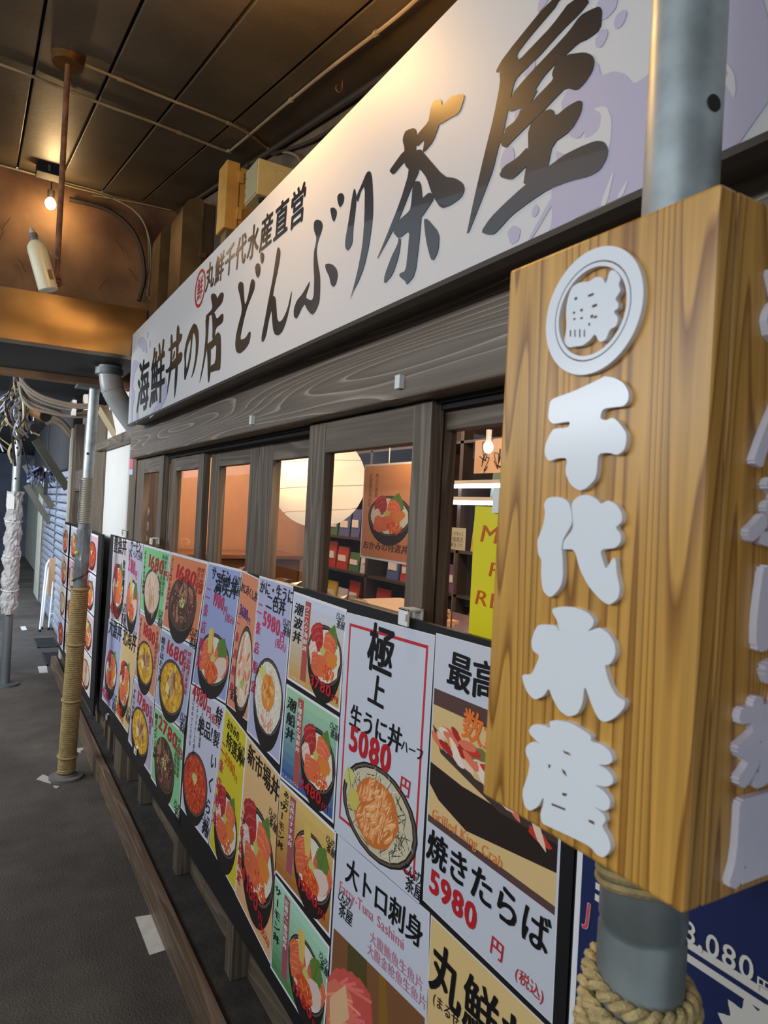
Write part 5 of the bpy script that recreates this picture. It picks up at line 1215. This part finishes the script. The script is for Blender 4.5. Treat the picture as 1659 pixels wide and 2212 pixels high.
def can(label,px,py,y,r,l,m,yawd):
    p=PY(px,py,y); d_=Vector((math.sin(yawd),-math.cos(yawd),-.35)).normalized(); o=thing('spotlight',label,'spotlight',p,'spotlights among the cables')
    MB().lathe(p-d_*l/2,[(0,r*.8),(.01,r),(l*.25,r),(l*.26,r*1.06),(l*.30,r*1.06),(l*.31,r),(l*.38,r),(l*.39,r*1.06),(l*.43,r*1.06),(l*.44,r),(l,r)],20,d_).build('housing',m,o,smooth=True)
    MB().lathe(p+d_*(l/2-.004),[(0,r*.86),(.006,r*.86)],18,d_).build('lens',M_dark,o,smooth=True)
    MB().tube([p,p+Vector((0,0,r+.05))],.006,6).build('bracket',M_steel,o)
can('brown ribbed spotlight can hanging below the cable bundle',87,892,5.5,.052,.13,mat('brown_can',S(120,84,50),.45,.3),.6)
can('small dark ring spotlight below the brown can',72,921,5.5,.036,.07,mat('dark_can',S(70,66,64),.4,.4),.3)
M_brace=mat('olive_brace',S(64,60,46),.6,var=.15)
for k,(a,b_,y,lab) in enumerate((((76,950),(146,1056),7.3,'upper dark diagonal brace under the far ceiling'),((54,1004),(113,1096),8.8,'middle olive diagonal brace in front of the shutters'),((56,1048),(108,1130),9.6,'lower olive diagonal brace in front of the far shutter'))):
    A_,B_=PY(*a,y),PY(*b_,y); tag(MB().bar(A_,B_,.07,.07).build('diagonal_brace',M_brace),lab,'brace','diagonal braces')
A_,B_=PX(222,880,.66),PX(255,940,.66); tag(MB().bar(PY(222,885,4.75),PY(258,945,4.5),.05,.05).build('diagonal_brace',mat('tan_brace',S(150,132,98),.6)),'tan diagonal brace beside the white plaster next to the drain elbow','brace','diagonal braces')
for k,(off,lab) in enumerate(((0,'outer curved brown conduit bending down the far corner post'),(5,'inner curved brown conduit beside the outer one'))):
    P=[PY(x,y+off*1.6,6.55) for x,y in ((98,905),(118,903),(135,912),(150,930),(157,945-off*2))]
    o=thing('curved_conduit',lab,'conduit',P[0],'curved conduits at the far corner'); MB().tube(arc(P,5),.022,10).build('tube',mat('tan_conduit',S(140,126,106),.5),o,smooth=True)
# crumpled foil awning over the shutters
c=MB(); rf=random.Random(9); nx,ny=12,8; g=[]
for i in range(nx):
    for j in range(ny):
        p=PY(58+ (118-58)*i/(nx-1),1008+34*j/(ny-1)+rf.uniform(-2,2),8.6+rf.uniform(-.10,.10)); g.append(p)
c.add(g,[(i*ny+j,(i+1)*ny+j,(i+1)*ny+j+1,i*ny+j+1) for i in range(nx-1) for j in range(ny-1)])
o=c.build('foil_awning',mat('crumpled_foil',S(190,196,214),.25,.8)); tag(o,'crumpled silver foil sheet hung above the far shutters','foil sheet'); sm=o.modifiers.new('solid','SOLIDIFY'); sm.thickness=.004
for k in range(7):
    x=62+8*k; P=[PY(x,1012,8.6),PY(x+rf.uniform(-8,10),1030+rf.uniform(0,12),8.42),PY(x+rf.uniform(-4,14),1046+rf.uniform(-4,10),8.42)]
    o=thing('wire','thin black wire %s hanging in front of the foil sheet'%['first','second','third','fourth','fifth','sixth','seventh'][k]+' from the left','wire',P[0],'wires by the foil sheet'); MB().tube(arc(P,4),.006,5).build('strand',M_w2[2],o)
o=tag(MB().box(*(lambda p:(p.x-.02,p.x+.02,p.y,p.y+.03,p.z-.09,p.z+.09))(PY(99,1052,8.35))).tube([PY(99,1052,8.36)+Vector((0,0,.08)),Vector((PY(99,1052,8.36).x,8.36,2.45))],.006,5).build('cable_weight',M_dark),'black rectangular plug hanging in front of the far shutter','plug')
# thin post and door frame at the far white doorway
o=thing('far_door','pale green door beyond the far shutter','door',(.79,11.2,0)); MB().box(.775,.795,10.75,11.7,0,1.75).build('leaf',MATS['pale_green_wall'],o); MB().box(.77,.795,10.68,10.75,0,1.77).build('jamb',M_post,o); MB().box(.77,.795,11.7,11.77,0,1.77).build('jamb',M_post,o)

# ================================================================== INSIDE THE SHOP
# paper lantern
Lc=Vector((1.60,3.43,1.665)); LR=.262
ln=thing('paper_lantern','large round glowing paper lantern inside behind the fourth and fifth windows','lantern',Lc)
MB().ball(Lc,(LR,LR,LR),40,24).build('paper_globe',emit('lantern_paper',(1,.76,.52),.60),ln,smooth=True)
c=MB(); n=150; turns=6
c.tube([Lc+Vector(((LR+.001)*math.sin(t*math.pi)*math.cos(t*2*math.pi*turns),(LR+.001)*math.sin(t*math.pi)*math.sin(t*2*math.pi*turns),-(LR+.001)*math.cos(t*math.pi))) for t in [.06+.88*i/n for i in range(n+1)]],.0014,5)
c.build('spiral_rib',mat('rib_wire',S(170,130,96),.8),ln)  # thin tan wire rib wound round the paper globe
MB().tube([Lc+Vector((0,0,LR-.005)),Vector((Lc.x,Lc.y,2.42))],.003,6).build('cord',M_dark,ln)
MB().lathe(Lc+Vector((0,0,LR-.012)),[(0,.05),(.02,.05)],20).build('top_ring',M_dark,ln)
point('lantern_light',Lc+Vector((-.42,-.25,.15)),14,(1,.66,.38),.2)
# rolled plastic on the sill below the blinds
c=MB(); rf=random.Random(2)
for k in range(2):
    y=2.30-.45*k; c=MB(); P=[Vector((.80+.01*math.sin(i),y-.05*i,1.255+.012*math.sin(i*1.9))) for i in range(9)]; c.tube(P,[.022+.010*rf.random() for _ in P],9); tag(c.build('plastic_roll',M_film,smooth=False),['crumpled clear plastic roll on the sill under the third window','crumpled clear plastic roll on the sill under the fourth window'][k],'plastic roll')
# hanging bowl poster
cr_=[PX(788,998,1.10),PX(900,1003,1.10)]; yl,yr=cr_[0].y,cr_[1].y; zt_=(cr_[0].z+cr_[1].z)/2; zb_=PX(788,1205,1.10).z
q=Poster(None,S(226,160,112),'orange poster of a seafood bowl hanging inside behind the fifth window',S(214,128,84),x=1.10,name='hanging_poster',group='posters inside the shop',crn=[Vector((1.10,yl,zt_)),Vector((1.10,yr,zt_)),Vector((1.10,yr,zb_)),Vector((1.10,yl,zb_))])
q.bowl(.55,q.H*.46,.40,q.H*.20,'mix',51,.5); q.t('おかみの特選丼',.06,.11,.125,S(84,52,32),bold=.02,wob=0); q.t('Okami no',.06,.065,.05,S(206,180,90),bold=.005,wob=0); q.t('tokusen donburi',.06,.025,.05,S(206,180,90),bold=.005,wob=0); q.t('北海道の海の幸',.12,.86,.07,S(150,104,70),vertical=True,bold=.01); q.t('丼ぶり茶屋',.25,.86,.07,S(150,104,70),vertical=True,bold=.01); q.done()
MB().tube([Vector((1.10,(yl+yr)/2,zt_)),Vector((1.10,(yl+yr)/2,2.42))],.0015,5).build('hanging_string',M_whitep,q.o)
# yellow hand written card in the window
cr_=[PX(1021,1093,.70),PX(1006,1384,.70)]; yl=(cr_[0].y+cr_[1].y)/2; zt_,zb_=cr_[0].z,cr_[1].z; zb_=max(zb_,1.27)
q=Poster(None,S(228,212,20),'yellow hand lettered card with red capitals in the sixth window',margin=.0,name='yellow_card',group='cards in the window',crn=[Vector((.705,yl,zt_)),Vector((.705,yl-.26,zt_)),Vector((.705,yl-.26,zb_)),Vector((.705,yl,zb_))])
for s_,u,v,z in (('MUST',.07,.74,.24),('PAY',.17,.50,.20),('REGISTER',.05,.28,.21)): q.t(s_,u,v,z,S(206,84,20),bold=.008,wob=.05,slant=.12)
q.done()
MB().box(.700,.712,yl-.07,yl-.05,zt_-.01,zt_+.03).build('card_clip',M_whitep,q.o)
cb=thing('low_cabinet','low brown cabinet inside below the second and third windows','cabinet',(1.3,4.9,0))
MB().box(.95,2.1,4.75,5.25,0,1.12).build('cabinet_body',mat('brown_cabinet',S(120,84,58),.5),cb,bevel=.004); MB().box(.93,2.12,4.72,5.25,1.12,1.15).build('cabinet_top',mat('cabinet_top',S(150,104,72),.4),cb,bevel=.003)
for k in range(3): MB().box(.97+.38*k,1.32+.38*k,4.735,4.75,.1,1.08).build('cabinet_door',MATS['brown_cabinet'],cb,bevel=.003)
# shelf unit with goods
SHX=2.25
sf=thing('goods_shelf','tall dark goods shelf at the back of the shop behind the lantern','shelf',(SHX+.2,3.2,0))
M_shelf=mat('dark_shelf',S(62,52,48),.5)
for z in (.45,.80,1.08,1.32,1.60,1.92): MB().box(SHX,SHX+.42,2.0,5.0,z-.015,z).build('shelf_board',M_shelf,sf)
for y in (2.0,3.0,4.0,5.0): MB().box(SHX,SHX+.42,y-.015,y+.015,0,2.1).build('upright',M_shelf,sf)
MB().box(SHX+.40,SHX+.42,2.0,5.0,0,2.1).build('back_panel',mat('shelf_back',S(96,80,80),.7),sf)
rs=random.Random(12); pk=[S(176,60,52),S(206,180,70),S(70,96,150),S(200,200,206),S(60,110,80),S(120,80,130),S(220,130,70)]
pn=['red','yellow','blue','silver','green','purple','orange']
protos={}
def packet(kind,x,y,z,w,h,lab):
    key=kind
    if key not in protos:
        c=MB(); c.hexa([(-.01,-.5,0),(.03,-.5,0),(.03,.5,0),(-.01,.5,0),(.006,-.5,1),(.014,-.5,1),(.014,.5,1),(.006,.5,1)])
        me=c.build('goods_packet',mat('packet_'+pn[kind],pk[kind],.3)); me.data.name='packet_mesh'
        c=MB(); c.box(-.012,-.004,-.36,.36,.35,.62); lb=c.build('packet_label',M_whitep); lb.parent=me; protos[key]=(me,lb); o,first=me,True
    else:
        me,lb=protos[key]; o=me.copy(); COL.objects.link(o); l2=lb.copy(); COL.objects.link(l2); l2.parent=o
    o.location=(x,y,z); o.scale=(1,w,h); tag(o,lab,'packet','packets on the goods shelf'); return o
lvl={.80:'second',1.08:'third',1.32:'fourth',1.60:'fifth'}
ORD='first second third fourth fifth sixth seventh eighth ninth tenth eleventh twelfth thirteenth fourteenth fifteenth sixteenth seventeenth eighteenth nineteenth twentieth'.split()
for z in (.80,1.08,1.32,1.60):
    y=2.10
    n_=0
    while y<4.9:
        w=rs.uniform(.13,.21); k=rs.randrange(7); 
        if not any(abs(y+w/2-u_)<.06+w/2-.03 for u_ in (3.0,4.0)):
            n_+=1; packet(k,SHX+.06,y+w/2,z,w*.9,rs.uniform(.13,.21),'%s packet %s from the near end of the %s shelf'%(pn[k],ORD[n_-1],lvl[z]))
        y+=w+.01
# cool shelf lamps, warm bulb, signed board, small notice card
for k,(px,py,pl) in enumerate(((1015,1050,'upper'),(1015,1086,'lower'))):
    a=PX(950,py,2.2); b_=PX(1110,py,2.2); z=PX(px,py,2.2).z
    o=thing('shelf_tube_light','%s cool white tube light over the back shelf behind the sixth window'%pl,'tube light',(2.2,(a.y+b_.y)/2,z),'tube lights over the back shelf'); MB().tube([(2.2,a.y,z),(2.2,b_.y,z)],.011,10).build('tube',emit('cool_tube',(.86,.90,1),9),o,smooth=True); MB().box(2.19,2.262,b_.y,a.y,z+.011,z+.03).build('housing',M_whitep,o)
p=PX(1055,966,1.9); o=thing('filament_bulb','small clear filament bulb glowing under the shop ceiling','bulb',p); MB().ball(p,(.022,.022,.028)).build('bulb_glass',emit('filament_glow',(1,.80,.55),14),o,smooth=True); MB().lathe(p+Vector((0,0,.026)),[(0,.012),(.05,.013)],12).build('socket',M_whitep,o,smooth=True); MB().tube([p+Vector((0,0,.07)),Vector((p.x,p.y,2.42))],.003,5).build('cord',M_dark,o)
point('shop_light_near',(1.5,1.5,2.25),34,(1,.80,.60),.15); point('shop_light_far',(1.5,4.4,2.25),26,(1,.82,.66),.15); point('poster_fill_light',(.97,1.62,1.84),5,(1,.74,.48),.04)  # last one is an unseen fill, added to brighten the hanging poster
a,b_=PX(1027,952,2.05),PX(1100,1020,2.05)
o=thing('signed_board','cream autograph board with black pen scrawl high inside the sixth window','autograph board',(2.05,a.y,b_.z)); MB().box(2.05,2.056,b_.y,a.y,b_.z,a.z).build('card',mat('cream_card',S(222,186,150),.7),o); c=MB(); rs2=random.Random(3)
for k in range(8):
    y=a.y-.02-rs2.random()*(a.y-b_.y-.05); z=b_.z+.03+rs2.random()*(a.z-b_.z-.06); c.tube(arc([Vector((2.048,y+rs2.uniform(-.03,.03),z+rs2.uniform(-.04,.04))) for _ in range(5)],4),.0018,4)
c.build('pen_scrawl',M_dark,o)
MB().tube([Vector((2.053,(a.y+b_.y)/2,a.z)),Vector((2.053,(a.y+b_.y)/2,2.42))],.0015,5).build('hanging_string',M_dark,o)
a,b_=PX(962,1138,1.35),PX(1004,1190,1.35)
q=Poster(None,S(206,208,184),'pale notice card with small lettering inside the sixth window',margin=.0,name='notice_card',group='cards in the window',crn=[Vector((1.35,a.y,a.z)),Vector((1.35,b_.y,a.z)),Vector((1.35,b_.y,b_.z)),Vector((1.35,a.y,b_.z))])
fl=lambda s: s[::-1]
for s_,v,z in (('じゃがポックル',.66,.12),('北海道が',.38,.16),('つくる味。',.14,.15)):
    m=MB(); q.txt.append(m); write(m,s_,lambda u,w_:q.at(1-u,w_,4),.10,v*q.H,z,S(90,60,50),bold=.01)
q.done(); MB().tube([Vector((1.353,(a.y+b_.y)/2,b_.z)),Vector((1.353,(a.y+b_.y)/2,1.10))],.003,5).build('card_stand',M_steel,q.o)
# counter with papers
ct=thing('shop_counter','reddish brown wooden counter inside below the fifth and sixth windows','counter',(1.45,1.7,0))
M_red=wood('red_brown_wood',S(84,40,24),S(126,66,40),'z',8,10,.8,.35,.3)
MB().box(1.18,1.75,.4,2.62,1.06,1.10).build('top',M_red,ct,bevel=.004)
for y in (.42,1.15,1.88,2.58): MB().box(1.20,1.26,y-.03,y+.03,0,1.06).build('leg',M_red,ct)
MB().box(1.21,1.23,.45,2.55,.1,1.05).build('front_panel',M_red,ct)
rp2=random.Random(6); lab=['lowest','second','third','fourth','fifth','top']
for k in range(6):
    p=PX(850,1290,1.33); y=2.10+rp2.uniform(-.05,.05); x=1.36+rp2.uniform(-.03,.03); a=rp2.uniform(-.3,.3)
    c=MB(); ca,sa=math.cos(a),math.sin(a); z=1.10+.012*k
    c.prism([Vector((x+u*ca-v*sa,y+u*sa+v*ca,z)) for u,v in ((-.11,-.16),(.11,-.16),(.11,.16),(-.11,.16))],(0,0,.011))
    tag(c.build('menu_booklet',mat('peach_paper_%d'%(k%2),(S(220,170,130),S(206,186,160))[k%2],.6)),'%s booklet in the pile of menus on the counter'%lab[k],'booklet','menus piled on the counter')
for k in range(4):
    y=1.42-.17*k; c=MB(); c.box(1.28,1.50,y-.075,y+.075,1.10,1.104); o=tag(c.build('menu_sheet',mat('peach_paper_0',S(220,170,130),.6)),'%s loose menu sheet on the counter'%['farthest','second farthest','third farthest','nearest'][k],'paper','loose menus on the counter')
    c=MB(); [c.box(1.30+.03*j,1.31+.03*j,y-.055,y+.055-.02*(j%3),1.104,1.1045) for j in range(6)]; c.build('print_lines',M_dark,o)
